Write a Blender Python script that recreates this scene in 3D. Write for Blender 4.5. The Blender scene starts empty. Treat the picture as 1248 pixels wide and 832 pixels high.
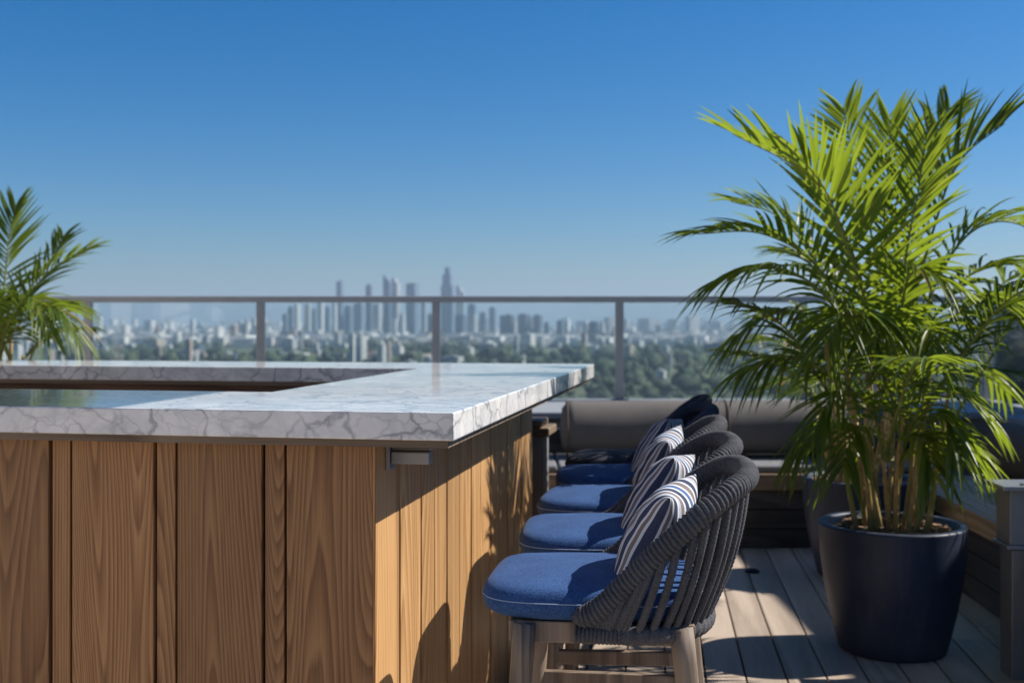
import bpy, bmesh, math, random
import numpy as np
from mathutils import Vector, Matrix, noise as mnoise

rnd = random.Random(7)
S = bpy.context.scene
COL = S.collection
R = math.radians
F = 1400.0          # focal length in photo pixels (photo 1248 wide)
EYE = 1.30          # eye height above the deck
GROUND = -58.7      # street level far below the roof deck


def P(px, py, z):
    """photo pixel + distance -> point in the place"""
    return Vector(((px - 624) / F * z, z, EYE - (py - 390) / F * z))


# ------------------------------------------------------------------ materials
def new_mat(name):
    m = bpy.data.materials.new(name)
    m.use_nodes = True
    nt = m.node_tree
    nt.nodes.clear()
    out = nt.nodes.new('ShaderNodeOutputMaterial')
    b = nt.nodes.new('ShaderNodeBsdfPrincipled')
    nt.links.new(b.outputs[0], out.inputs[0])
    return m, nt, b, out


class NT:
    """tiny node helper"""
    def __init__(self, nt):
        self.nt = nt

    def n(self, typ, **kw):
        nd = self.nt.nodes.new(typ)
        for k, v in kw.items():
            setattr(nd, k, v)
        return nd

    def lk(self, a, b):
        self.nt.links.new(a, b)

    def val(self, sock, v):
        if hasattr(v, 'is_linked'):
            self.lk(v, sock)
        else:
            sock.default_value = v

    def math(self, op, a, b=None, c=None, clamp=False):
        nd = self.n('ShaderNodeMath', operation=op, use_clamp=clamp)
        self.val(nd.inputs[0], a)
        if b is not None:
            self.val(nd.inputs[1], b)
        if c is not None:
            self.val(nd.inputs[2], c)
        return nd.outputs[0]

    def vmath(self, op, a, b=None):
        nd = self.n('ShaderNodeVectorMath', operation=op)
        self.val(nd.inputs[0], a)
        if b is not None:
            self.val(nd.inputs[1], b)
        return nd.outputs[0]

    def obj(self):
        return self.n('ShaderNodeTexCoord').outputs['Object']

    def mapping(self, vec, scale=(1, 1, 1), loc=(0, 0, 0), rot=(0, 0, 0)):
        nd = self.n('ShaderNodeMapping')
        self.lk(vec, nd.inputs[0])
        nd.inputs['Scale'].default_value = scale
        nd.inputs['Location'].default_value = loc
        nd.inputs['Rotation'].default_value = rot
        return nd.outputs[0]

    def noise(self, vec, scale, detail=3, rough=.55, dist=0.0, color=False):
        nd = self.n('ShaderNodeTexNoise')
        self.lk(vec, nd.inputs['Vector'])
        nd.inputs['Scale'].default_value = scale
        nd.inputs['Detail'].default_value = detail
        nd.inputs['Roughness'].default_value = rough
        nd.inputs['Distortion'].default_value = dist
        return nd.outputs[1 if color else 0]

    def ramp(self, fac, stops, interp='LINEAR'):
        nd = self.n('ShaderNodeValToRGB')
        cr = nd.color_ramp
        cr.interpolation = interp
        while len(cr.elements) > 1:
            cr.elements.remove(cr.elements[-1])
        cr.elements[0].position = stops[0][0]
        cr.elements[0].color = (*stops[0][1], 1)
        for p, c in stops[1:]:
            cr.elements.new(p).color = (*c, 1)
        self.lk(fac, nd.inputs[0])
        return nd.outputs[0]

    def mix(self, fac, a, b, blend='MIX'):
        nd = self.n('ShaderNodeMix', data_type='RGBA', blend_type=blend)
        self.val(nd.inputs[0], fac)
        for i, v in ((6, a), (7, b)):
            if hasattr(v, 'is_linked'):
                self.lk(v, nd.inputs[i])
            else:
                nd.inputs[i].default_value = (*v, 1)
        return nd.outputs[2]

    def attr(self, name='rnd'):
        return self.n('ShaderNodeAttribute', attribute_name=name).outputs['Fac']

    def bump(self, height, strength, dist, bsdf):
        nd = self.n('ShaderNodeBump')
        nd.inputs['Strength'].default_value = strength
        nd.inputs['Distance'].default_value = dist
        self.lk(height, nd.inputs['Height'])
        self.lk(nd.outputs[0], bsdf.inputs['Normal'])


def simple(name, color, rough=.5, metal=0.0, var=.12, scale=6, bump=0.0, bscale=80, spec=.5, coat=0):
    m, nt, b, out = new_mat(name)
    h = NT(nt)
    o = h.obj()
    n = h.noise(o, scale, 5, .6)
    c0 = tuple(max(0, c * (1 - var)) for c in color)
    c1 = tuple(min(1, c * (1 + var)) for c in color)
    h.lk(h.ramp(n, [(.3, c0), (.7, c1)]), b.inputs['Base Color'])
    r2 = h.noise(o, scale * 3.1, 3)
    h.lk(h.math('MULTIPLY_ADD', r2, .2, rough - .1), b.inputs['Roughness'])
    b.inputs['Metallic'].default_value = metal
    b.inputs['Specular IOR Level'].default_value = spec
    b.inputs['Coat Weight'].default_value = coat
    if bump:
        h.bump(h.noise(o, bscale, 4), bump, .004, b)
    return m


def wood(name, dark, mid, light, grain_axis=2, rings=16, rough=.5, fine=1.0, nscale=2.6, stretch=.10, bump=.15):
    """contour-line grain stretched along one axis, offset per board by the 'rnd' attribute"""
    m, nt, b, out = new_mat(name)
    h = NT(nt)
    o = h.obj()
    a = h.attr()
    comb = h.n('ShaderNodeCombineXYZ')
    h.lk(h.math('MULTIPLY', a, 37.0), comb.inputs[0])
    h.lk(h.math('MULTIPLY', a, 53.0), comb.inputs[1])
    h.lk(h.math('MULTIPLY', a, 91.0), comb.inputs[2])
    v = h.vmath('ADD', o, comb.outputs[0])
    sc = [1, 1, 1]
    sc[grain_axis] = stretch
    v1 = h.mapping(v, tuple(sc))
    big = h.math('ADD', h.noise(v1, nscale, 0.6, .4), h.math('MULTIPLY', h.noise(h.mapping(v, tuple(sc)), 22, 2, .5), .022))
    ringv = h.math('FRACT', h.math('MULTIPLY', big, rings))
    ring = h.math('SMOOTH_MIN', ringv, h.math('MULTIPLY', h.math('SUBTRACT', 1.0, ringv), 5.0), .2)
    ring = h.math('MULTIPLY', ring, 1.15, clamp=True)
    sc2 = [1, 1, 1]
    sc2[grain_axis] = .025
    fib = h.noise(h.mapping(v, tuple(sc2)), 165 * fine, 3, .7)
    tone = h.noise(h.mapping(v, tuple(sc)), 9, 3, .6)
    f = h.math('ADD', h.math('MULTIPLY', ring, .36), h.math('ADD', h.math('MULTIPLY', fib, .58), h.math('MULTIPLY', tone, .24)))
    c = h.ramp(f, [(.36, dark), (.60, mid), (.86, light)])
    shade = h.math('MULTIPLY_ADD', h.math('FRACT', h.math('MULTIPLY', a, 7.31)), .34, .83)
    cc = h.vmath('SCALE', c)
    nd = cc.node
    h.lk(shade, nd.inputs['Scale'])
    h.lk(cc, b.inputs['Base Color'])
    b.inputs['Roughness'].default_value = rough
    b.inputs['Specular IOR Level'].default_value = .35
    if bump:
        h.bump(f, bump, .002, b)
    return m


def fabric(name, c0, c1, scale=900, bump=.35, rough=.9, wear=.1):
    m, nt, b, out = new_mat(name)
    h = NT(nt)
    o = h.obj()
    w = h.noise(o, scale, 2, .7)
    blot = h.noise(o, 14, 4, .6)
    f = h.math('ADD', h.math('MULTIPLY', w, .8), h.math('MULTIPLY', blot, .2))
    h.lk(h.ramp(f, [(.34, c0), (.66, c1)]), b.inputs['Base Color'])
    b.inputs['Roughness'].default_value = rough
    b.inputs['Specular IOR Level'].default_value = .2
    b.inputs['Sheen Weight'].default_value = .04
    b.inputs['Sheen Roughness'].default_value = .4
    h.bump(h.math('ADD', w, h.math('MULTIPLY', h.noise(o, 35, 3), .8)), bump, .0015, b)
    return m


def marble(name):
    m, nt, b, out = new_mat(name)
    h = NT(nt)
    o = h.obj()
    warp = h.noise(o, 3.2, 4, .6, color=True)
    warp2 = h.noise(o, 16, 3, .6, color=True)
    wv = h.vmath('ADD', o, h.vmath('MULTIPLY', h.vmath('SUBTRACT', warp, (.5, .5, .5)), (.17, .17, .17)))
    wv = h.vmath('ADD', wv, h.vmath('MULTIPLY', h.vmath('SUBTRACT', warp2, (.5, .5, .5)), (.05, .05, .05)))

    def veins(scale, width):
        vo = h.n('ShaderNodeTexVoronoi', feature='DISTANCE_TO_EDGE')
        h.lk(h.mapping(wv, (1, 1, 1.35), (scale, 2.3, 1.1), (.5, .3, .6)), vo.inputs['Vector'])
        vo.inputs['Scale'].default_value = scale
        return h.math('SUBTRACT', 1.0, h.math('DIVIDE', vo.outputs['Distance'], width, clamp=True), clamp=True)
    v1 = h.math('POWER', veins(7.0, .050), 1.1)
    v2 = h.math('POWER', veins(17.0, .07), 1.1)
    mask = h.ramp(h.noise(o, 5, 3), [(.35, (0, 0, 0)), (.52, (1, 1, 1))])
    mask2 = h.ramp(h.noise(h.mapping(o, loc=(3, 5, 1)), 7, 3), [(.40, (0, 0, 0)), (.62, (1, 1, 1))])
    cloud = h.noise(o, 6, 6, .65, .8)
    base = h.ramp(cloud, [(.3, (.55, .55, .555)), (.62, (.82, .805, .785))])
    c = h.mix(h.math('MULTIPLY', h.math('MULTIPLY', v1, mask), .72), base, (.15, .165, .19))
    c = h.mix(h.math('MULTIPLY', h.math('MULTIPLY', v2, mask2), .48), c, (.27, .29, .32))
    h.lk(c, b.inputs['Base Color'])
    sm = h.noise(o, 25, 4, .6)
    h.lk(h.math('MULTIPLY_ADD', sm, .10, .03), b.inputs['Roughness'])
    b.inputs['Specular IOR Level'].default_value = .5
    return m


def glass(name):
    m, nt, b, out = new_mat(name)
    nt.nodes.remove(b)
    h = NT(nt)
    tr = h.n('ShaderNodeBsdfTransparent')
    tr.inputs[0].default_value = (.92, .955, .95, 1)
    gl = h.n('ShaderNodeBsdfGlossy')
    gl.inputs['Roughness'].default_value = .02
    gl.inputs[0].default_value = (.9, .95, .95, 1)
    fr = h.n('ShaderNodeFresnel')
    fr.inputs[0].default_value = 1.45
    dust = h.n('ShaderNodeBsdfDiffuse')
    dust.inputs[0].default_value = (.6, .66, .66, 1)
    mx = h.n('ShaderNodeMixShader')
    h.lk(fr.outputs[0], mx.inputs[0])
    h.lk(tr.outputs[0], mx.inputs[1])
    h.lk(gl.outputs[0], mx.inputs[2])
    m2 = h.n('ShaderNodeMixShader')
    o = h.obj()
    h.lk(h.math('MULTIPLY_ADD', h.noise(o, 2.2, 5), .05, .0), m2.inputs[0])
    h.lk(mx.outputs[0], m2.inputs[1])
    h.lk(dust.outputs[0], m2.inputs[2])
    h.lk(m2.outputs[0], out.inputs[0])
    return m


def leaf(name, base, trans, yellow):
    m, nt, b, out = new_mat(name)
    h = NT(nt)
    a = h.attr()
    o = h.obj()
    n = h.noise(o, 30, 3)
    f = h.math('ADD', h.math('MULTIPLY', a, .8), h.math('MULTIPLY', n, .25))
    dk = tuple(c * .62 for c in base)
    c = h.ramp(f, [(.1, dk), (.55, base), (.9, yellow), (.985, yellow), (1.0, (.26, .16, .06))])
    h.lk(c, b.inputs['Base Color'])
    b.inputs['Roughness'].default_value = .38
    b.inputs['Specular IOR Level'].default_value = .45
    tl = h.n('ShaderNodeBsdfTranslucent')
    tdk = tuple(c_ * .7 for c_ in trans)
    h.lk(h.ramp(f, [(.1, tdk), (.9, trans)]), tl.inputs[0])
    mx = h.n('ShaderNodeMixShader')
    mx.inputs[0].default_value = .5
    h.lk(b.outputs[0], mx.inputs[1])
    h.lk(tl.outputs[0], mx.inputs[2])
    h.lk(mx.outputs[0], out.inputs[0])
    return m


def stripes(name):
    m, nt, b, out = new_mat(name)
    h = NT(nt)
    o = h.obj()
    wob = h.noise(o, 6, 2)
    t = h.math('ADD', h.attr('stripe'), h.math('MULTIPLY_ADD', wob, .012, -.006))
    W, N, B, T, L = (.66, .70, .76), (.018, .028, .075), (.055, .12, .27), (.20, .155, .135), (.42, .47, .58)
    seq = [(0, N), (.05, W), (.08, T), (.125, W), (.15, N), (.22, W), (.25, L), (.29, T), (.345, W), (.375, N), (.44, W), (.47, B), (.52, W),
           (.55, T), (.61, W), (.64, N), (.70, W), (.73, L), (.77, T), (.82, W), (.85, N), (.91, W), (.94, B)]
    c = h.ramp(t, seq, 'CONSTANT')
    w = h.noise(o, 1100, 2, .7)
    c = h.mix(h.math('MULTIPLY_ADD', w, .4, -.08, clamp=True), c, (.30, .31, .36))
    h.lk(c, b.inputs['Base Color'])
    b.inputs['Roughness'].default_value = .9
    b.inputs['Specular IOR Level'].default_value = .15
    h.bump(h.math('ADD', w, h.math('MULTIPLY', h.noise(o, 22, 3), 1.6)), .35, .003, b)
    return m


def facade(name):
    """window grid on distant buildings; tint from the object's own colour"""
    m, nt, b, out = new_mat(name)
    h = NT(nt)
    o = h.obj()
    info = h.n('ShaderNodeObjectInfo')
    sep = h.n('ShaderNodeSeparateXYZ')
    h.lk(o, sep.inputs[0])
    u = h.math('ADD', sep.outputs[0], sep.outputs[1])
    fu = h.math('FRACT', h.math('DIVIDE', u, 7.0))
    fz = h.math('FRACT', h.math('DIVIDE', sep.outputs[2], 4.0))
    wu = h.math('MULTIPLY', h.math('GREATER_THAN', fu, .3), h.math('LESS_THAN', fu, .85))
    wz = h.math('MULTIPLY', h.math('GREATER_THAN', fz, .3), h.math('LESS_THAN', fz, .8))
    geo = h.n('ShaderNodeNewGeometry')
    sn = h.n('ShaderNodeSeparateXYZ')
    h.lk(geo.outputs['Normal'], sn.inputs[0])
    side = h.math('LESS_THAN', h.math('ABSOLUTE', sn.outputs[2]), .5)
    w = h.math('MULTIPLY', h.math('MULTIPLY', wu, wz), side)
    glassc = h.mix(.72, info.outputs['Color'], (.05, .075, .10))
    c = h.mix(w, info.outputs['Color'], glassc)
    c = h.mix(h.math('MULTIPLY', h.noise(o, .03, 3), .35), c, (.22, .22, .22))
    h.lk(c, b.inputs['Base Color'])
    h.lk(h.math('MULTIPLY_ADD', w, -.55, .8), b.inputs['Roughness'])
    return m


M = {}
M['marble'] = marble('marble')
M['wood_bar'] = wood('bar_timber', (.17, .076, .030), (.305, .150, .058), (.42, .230, .098), 2, 46, .45, nscale=7.0, stretch=.06)  # same timber as the side, colour darkened for the shaded front
M['wood_bar_side'] = wood('bar_timber_pale', (.26, .135, .052), (.42, .242, .105), (.53, .325, .15), 2, 36, .45, nscale=4.2, stretch=.05)  # same timber as the front, colour lightened for the sunlit side
M['wood_leg'] = wood('weathered_teak', (.105, .078, .058), (.19, .145, .108), (.27, .21, .16), 2, 12, .6, nscale=6, stretch=.12)
M['wood_strip'] = wood('strip_timber', (.12, .085, .06), (.21, .155, .11), (.28, .21, .155), 0, 10, .6, nscale=5, stretch=.08)
M['wood_bench'] = wood('bench_timber', (.30, .19, .095), (.46, .305, .16), (.58, .41, .23), 1, 12, .55, nscale=4, stretch=.1)
M['wood_bench_x'] = wood('bench_timber_x', (.12, .085, .055), (.22, .155, .10), (.32, .235, .155), 0, 12, .55, nscale=4, stretch=.1)
M['deck'] = wood('deck_board', (.34, .27, .215), (.45, .365, .29), (.53, .44, .355), 1, 6, .62, nscale=4, stretch=.06, bump=.12)
M['dark_wood'] = wood('dark_cladding', (.035, .033, .034), (.062, .058, .057), (.09, .085, .083), 1, 8, .55, nscale=4, stretch=.1)
M['dark_wood_x'] = wood('dark_cladding_x', (.035, .033, .034), (.062, .058, .057), (.09, .085, .083), 0, 8, .55, nscale=4, stretch=.1)
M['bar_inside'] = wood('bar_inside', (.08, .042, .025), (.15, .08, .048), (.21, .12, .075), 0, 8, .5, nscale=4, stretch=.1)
M['black_gap'] = simple('shadow_gap', (.012, .011, .010), .9)
M['seat'] = fabric('blue_fabric', (.011, .036, .118), (.048, .115, .285), 300, .7)
M['seat_dark'] = fabric('dark_fabric', (.012, .014, .022), (.03, .034, .05), 520, .4)
M['thread'] = fabric('thread', (.22, .30, .46), (.36, .44, .6), 900, .2)
M['rope'] = fabric('charcoal_rope', (.022, .023, .027), (.125, .127, .138), 480, .9)
M['rope_navy'] = fabric('navy_rope', (.010, .014, .028), (.04, .052, .09), 620, .8)
M['pillow'] = stripes('striped_cotton')
M['fringe'] = fabric('blue_fringe', (.02, .05, .25), (.08, .16, .5), 600, .3)
M['bolster'] = fabric('taupe_canvas', (.105, .097, .091), (.168, .156, .148), 350, .4)
M['bolster_dark'] = fabric('charcoal_canvas', (.10, .068, .046), (.15, .105, .072), 350, .4)
M['pad'] = fabric('grey_pad', (.14, .145, .155), (.21, .215, .23), 300, .4)
M['steel'] = simple('grey_painted_steel', (.27, .26, .255), .42, .35, .08, 9)
M['steel_light'] = simple('brushed_grey_steel', (.34, .34, .35), .4, .7, .12, 9)
M['rail'] = simple('rail_paint', (.40, .385, .37), .4, .3, .08, 5)
M['glass'] = glass('railing_glass')
M['parapet'] = simple('parapet_metal', (.22, .20, .18), .5, .2, .1, 3)
M['coping'] = simple('pale_coping', (.26, .275, .285), .55, 0, .08, 4)
M['pot'] = simple('navy_glazed_pot', (.024, .034, .060), .5, 0, .2, 5, .06, 140, .3)
def dusty_pot():
    m, nt, b, out = new_mat('navy_pot_dusty')
    h = NT(nt)
    o = h.obj()
    base = h.ramp(h.noise(o, 5, 5, .6), [(.3, (.020, .029, .053)), (.7, (.032, .044, .076))])
    run = h.noise(h.mapping(o, (1, 1, .12)), 16, 5, .65)
    sp = h.noise(o, 70, 3, .6)
    sep = h.n('ShaderNodeSeparateXYZ')
    h.lk(o, sep.inputs[0])
    low = h.math('SUBTRACT', 1.0, h.math('DIVIDE', sep.outputs[2], .16, clamp=True), clamp=True)
    d = h.math('ADD', h.math('MULTIPLY', h.math('SUBTRACT', run, .50, clamp=True), .7), h.math('MULTIPLY', low, h.math('MULTIPLY', sp, .25)))
    h.lk(h.mix(d, base, (.20, .185, .165)), b.inputs['Base Color'])
    h.lk(h.math('MULTIPLY_ADD', d, .9, .46), b.inputs['Roughness'])
    b.inputs['Specular IOR Level'].default_value = .35
    h.bump(h.noise(o, 120, 4), .08, .004, b)
    return m


M['pot'] = dusty_pot()
M['pot_terra'] = simple('terracotta', (.30, .075, .045), .7, 0, .15, 10)
M['soil'] = simple('bark_soil', (.085, .050, .030), .95, 0, .6, 60, 1.0, 90)
M['bark_chip'] = simple('bark_chip', (.20, .115, .065), .9, 0, .5, 20)
M['leaf'] = leaf('palm_leaf', (.068, .124, .016), (.30, .40, .026), (.24, .23, .04))
M['leaf2'] = leaf('palm_leaf_deep', (.05, .088, .013), (.17, .24, .018), (.14, .16, .03))
M['stem'] = simple('cane_stem', (.36, .26, .10), .5, 0, .35, 25)
M['trunk'] = simple('palm_trunk', (.20, .10, .055), .8, 0, .4, 25, .5, 40)
M['rachis'] = simple('rachis', (.20, .22, .05), .45, 0, .25, 20)
M['towel'] = fabric('cream_towel', (.36, .31, .24), (.52, .46, .37), 300, .5)
M['render_wall'] = simple('render_wall', (.42, .40, .38), .85, 0, .08, 2, .2, 60)
M['white_render'] = simple('white_render', (.62, .595, .55), .9, 0, .05, 2, .2, 60)
M['window_glass'] = simple('window_glass', (.02, .025, .03), .08, 0, .1, 2)
M['canopy'] = simple('canopy_fabric', (.66, .63, .58), .8, 0, .06, 3)
M['facade'] = facade('city_facade')
M['tree_far'] = None


# ------------------------------------------------------------------ mesh builder
class MB:
    def __init__(self):
        self.v, self.f, self.a = [], [], []
        self.cur = 0.0

    def add(self, vs, fs, a=None):
        b = len(self.v)
        self.v.extend([tuple(x) for x in vs])
        self.f.extend([tuple(i + b for i in f) for f in fs])
        self.a.extend([self.cur if a is None else a] * len(fs))

    def box(self, x0, x1, y0, y1, z0, z1, a=None, mat=None):
        vs = [Vector((x, y, z)) for z in (z0, z1) for y in (y0, y1) for x in (x0, x1)]
        if mat is not None:
            vs = [mat @ p for p in vs]
        self.add(vs, [(0, 2, 3, 1), (4, 5, 7, 6), (0, 1, 5, 4), (2, 6, 7, 3), (0, 4, 6, 2), (1, 3, 7, 5)], a)

    def prism(self, poly, z0, z1, a=None):
        n = len(poly)
        vs = [(x, y, z0) for x, y in poly] + [(x, y, z1) for x, y in poly]
        fs = [tuple(reversed(range(n))), tuple(range(n, 2 * n))]
        fs += [(i, (i + 1) % n, n + (i + 1) % n, n + i) for i in range(n)]
        self.add(vs, fs, a)

    def lathe(self, prof, seg=48, c=(0, 0, 0), a=None):
        vs, fs = [], []
        for r, z in prof:
            for k in range(seg):
                t = 2 * math.pi * k / seg
                vs.append((c[0] + r * math.cos(t), c[1] + r * math.sin(t), c[2] + z))
        for i in range(len(prof) - 1):
            for k in range(seg):
                k2 = (k + 1) % seg
                fs.append((i * seg + k, i * seg + k2, (i + 1) * seg + k2, (i + 1) * seg + k))
        self.add(vs, fs, a)

    def tube(self, pts, rad, seg=8, caps=True, ridge=None, a=None, squash=None):
        """pts list of Vector; rad float or list; ridge=(amp, lobes, turns per point, flat)"""
        n = len(pts)
        T = []
        for i in range(n):
            d = pts[min(i + 1, n - 1)] - pts[max(i - 1, 0)]
            T.append(d.normalized() if d.length > 1e-9 else Vector((0, 0, 1)))
        up = Vector((0, 0, 1)) if abs(T[0].z) < .9 else Vector((1, 0, 0))
        N = (up - T[0] * up.dot(T[0])).normalized()
        vs, fs = [], []
        for i in range(n):
            N = (N - T[i] * N.dot(T[i]))
            N = N.normalized() if N.length > 1e-6 else Vector((1, 0, 0))
            B = T[i].cross(N)
            r = rad[i] if isinstance(rad, (list, tuple)) else rad
            for k in range(seg):
                t = 2 * math.pi * k / seg
                rr = r
                if ridge:
                    amp, lobes, tw = ridge
                    ph = lobes * t + tw * i
                    rr = r * (1 - amp + amp * math.sqrt(abs(math.sin(ph / 2))) * 1.0)
                vs.append(pts[i] + N * (rr * math.cos(t)) + B * (rr * math.sin(t)))
        for i in range(n - 1):
            for k in range(seg):
                k2 = (k + 1) % seg
                fs.append((i * seg + k, i * seg + k2, (i + 1) * seg + k2, (i + 1) * seg + k))
        if caps:
            fs.append(tuple(reversed(range(seg))))
            fs.append(tuple(range((n - 1) * seg, n * seg)))
        self.add(vs, fs, a)

    def build(self, name, mat, parent=None, smooth=False, bevel=0, loc=None, rotz=0, seg=2):
        me = bpy.data.meshes.new(name)
        me.from_pydata([tuple(p) for p in self.v], [], self.f)
        me.update()
        at = me.attributes.new('rnd', 'FLOAT', 'FACE')
        at.data.foreach_set('value', self.a)
        me.materials.append(mat)
        if smooth:
            me.polygons.foreach_set('use_smooth', [True] * len(me.polygons))
        o = bpy.data.objects.new(name, me)
        COL.objects.link(o)
        if bevel:
            md = o.modifiers.new('bevel', 'BEVEL')
            md.width = bevel
            md.segments = seg
            md.limit_method = 'ANGLE'
            md.angle_limit = R(40)
        if parent:
            o.parent = parent
        if loc is not None:
            o.location = loc
        if rotz:
            o.rotation_euler.z = rotz
        return o


def tag(o, label, cat, group=None, kind=None):
    o['label'] = label
    o['category'] = cat
    if group:
        o['group'] = group
    if kind:
        o['kind'] = kind
    return o


def thing(name, label, cat, loc=(0, 0, 0), rotz=0, group=None):
    o = bpy.data.objects.new(name, None)
    o.empty_display_size = .1
    COL.objects.link(o)
    o.location = loc
    o.rotation_euler.z = rotz
    return tag(o, label, cat, group)


def setting(o):
    o['kind'] = 'structure'
    return o


def copy_tree(o, parent=None):
    c = o.copy()
    COL.objects.link(c)
    if parent:
        c.parent = parent
    for ch in list(o.children):
        copy_tree(ch, c)
    return c


def bez(p, n):
    """smooth curve through the points p (Catmull-Rom), n samples"""
    out = []
    q = [p[0] * 2 - p[1]] + list(p) + [p[-1] * 2 - p[-2]]
    m = len(p) - 1
    for i in range(n):
        t = i / (n - 1) * m
        k = min(int(t), m - 1)
        u = t - k
        a, b, c, d = q[k], q[k + 1], q[k + 2], q[k + 3]
        out.append(.5 * ((2 * b) + (c - a) * u + (2 * a - 5 * b + 4 * c - d) * u * u + (3 * b - a - 3 * c + d) * u ** 3))
    return out


# ------------------------------------------------------------------ camera
cam_d = bpy.data.cameras.new('camera')
cam = bpy.data.objects.new('camera', cam_d)
COL.objects.link(cam)
cam.location = (0, 0, EYE)
cam.rotation_euler = (R(90), 0, 0)
cam_d.sensor_width = 36
cam_d.lens = F / 1248 * 36
cam_d.shift_y = -26 / 1248
cam_d.clip_start = .05
cam_d.clip_end = 60000
cam_d.dof.use_dof = True
cam_d.dof.focus_distance = 2.45
cam_d.dof.aperture_fstop = 4.2
S.camera = cam

# ------------------------------------------------------------------ light
SUNH = Vector((1.055, .216, 0))
SUN = Vector((1.055, .216, 1.0)).normalized()
elev = math.asin(SUN.z)
azim = math.atan2(SUN.x, SUN.y)
ld = bpy.data.lights.new('sun', 'SUN')
ld.energy = 4.8
ld.angle = R(.53)
ld.color = (1.0, .935, .84)
sun = bpy.data.objects.new('sun', ld)
COL.objects.link(sun)
sun.location = (20, 5, 30)
sun.rotation_euler = SUN.to_track_quat('Z', 'Y').to_euler()

W = bpy.data.worlds.new('World')
S.world = W
W.use_nodes = True
wn = W.node_tree
wn.nodes.clear()
wo = wn.nodes.new('ShaderNodeOutputWorld')
bg = wn.nodes.new('ShaderNodeBackground')
sky = wn.nodes.new('ShaderNodeTexSky')
sky.sky_type = 'NISHITA'
sky.sun_disc = False
sky.sun_elevation = elev
sky.sun_rotation = azim
sky.altitude = 0
sky.air_density = 1.0
sky.dust_density = .8
sky.ozone_density = 9.0
hs = wn.nodes.new('ShaderNodeHueSaturation')
hs.inputs['Saturation'].default_value = 1.30
wn.links.new(sky.outputs[0], hs.inputs['Color'])
wn.links.new(hs.outputs[0], bg.inputs[0])
wn.links.new(bg.outputs[0], wo.inputs[0])
bg.inputs[1].default_value = .0665

S.view_settings.view_transform = 'Standard'
S.view_settings.look = 'None'
S.view_settings.gamma = 1
S.view_settings.exposure = 0.65
S.view_settings.use_curve_mapping = False
S.cycles.use_denoising = True
S.cycles.max_bounces = 8
S.cycles.diffuse_bounces = 3
S.cycles.glossy_bounces = 4
S.cycles.transmission_bounces = 6
S.cycles.transparent_max_bounces = 24
S.cycles.volume_bounces = 0
S.cycles.caustics_reflective = False
S.cycles.caustics_refractive = False
S.cycles.sample_clamp_indirect = 6


# ------------------------------------------------------------------ deck
ANG_D = math.atan(176 / F)          # direction of the boards and the stool row
def build_deck():
    mb = MB()
    w, gap = .146, .007
    n = 70
    for i in range(-n, n):
        x0 = i * w + .032
        if x0 < -6.6 or x0 > 6.3:
            continue
        y = -4.0 - rnd.random() * 1.5
        while y < 9.4:
            L = 3.6 + rnd.random() * 1.8
            mb.box(x0 + gap / 2, x0 + w - gap / 2, y, min(y + L, 9.6) - .004, -.026, 0, rnd.random())
            y += L
    o = mb.build('deck', M['deck'], bevel=.0025, rotz=-ANG_D)
    setting(o)
    sub = MB()
    sub.box(-9, 7.4, -6, 9.0, -.5, -.045)
    setting(sub.build('roof', M['black_gap']))
build_deck()
# the roof block below the deck, down to the street
tb = MB()
tb.box(-9.05, 7.45, -6.05, 9.05, GROUND, -.51)
tag(tb.build('tower_block', M['render_wall']), 'rendered block that carries the wooden roof deck', 'building')

# ------------------------------------------------------------------ bar
TH = math.atan(253 / F)
ZC = 2.42
CORNER = Vector(((553 - 624) / F * ZC, ZC, 0))
bar = thing('bar_counter', 'timber clad rooftop bar under a thick grey veined marble top', 'bar counter', CORNER, -TH)
LB, LEFT, CD, SW = 2.75, -4.3, .60, .65
poly = [(0, 0), (0, LB), (LEFT, LB), (LEFT, 2.15), (-SW, 2.15), (-SW, CD), (LEFT, CD), (LEFT, 0)]
m_ = MB()
m_.prism(list(reversed(poly))[::-1], 1.045, 1.105)
top = m_.build('countertop', M['marble'], bar, bevel=.0035)
m_ = MB()
ins = .016
poly2 = [(-ins, ins), (-ins, LB - ins), (LEFT + ins, LB - ins), (LEFT + ins, 2.15 + ins), (-SW + ins, 2.15 + ins),
         (-SW + ins, CD - ins), (LEFT + ins, CD - ins), (LEFT + ins, ins)]
m_.prism(poly2, 1.028, 1.0445)
m_.build('support_board', M['wood_strip'], bar)
# front cladding: wide boards and narrow strips in turn
OX, OY, FAR = -.19, .06, 2.20
m_ = MB()
back = MB()
back.box(LEFT + .02, OX - .024, OY + .024, OY + .05, .002, 1.026)
s = .006
k = 0
while s < 4.0:
    wd = .208 if k % 2 == 0 else .052
    dz = 0 if k % 2 == 0 else .004
    if k == 0:
        wd = .202
    m_.box(OX - s - wd + .0035, OX - s - .0035 + (.0035 if k == 0 else 0), OY + dz, OY + .022, .012, 1.027, rnd.random())
    s += wd
    k += 1
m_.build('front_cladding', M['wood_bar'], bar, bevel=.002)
back.build('backing', M['black_gap'], bar)
m_ = MB()
m_.box(OX - .0055, OX + .0005, OY - .001, OY + .0055, .012, 1.027, .4)
m_.build('corner_trim', M['wood_bar'], bar)
m_ = MB()
ys = OY + .006
widths = [.165, .032, .165, .032, .13, .11, .04, .15, .125, .04, .13, .14, .035, .12, .14, .04, .12, .13, .035, .13, .14, .12]
for i, wd in enumerate(widths):
    y1 = min(ys + wd, FAR)
    if y1 - ys > .01:
        inset = 0 if wd > .06 else .003
        m_.box(OX - .022, OX - inset, ys + .0026, y1 - .0026, .012, 1.027, rnd.random())
    ys = y1
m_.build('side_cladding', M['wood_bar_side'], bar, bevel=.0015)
m_ = MB()
m_.box(OX - .06, OX - .024, OY + .055, FAR - .002, .002, 1.026)
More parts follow.
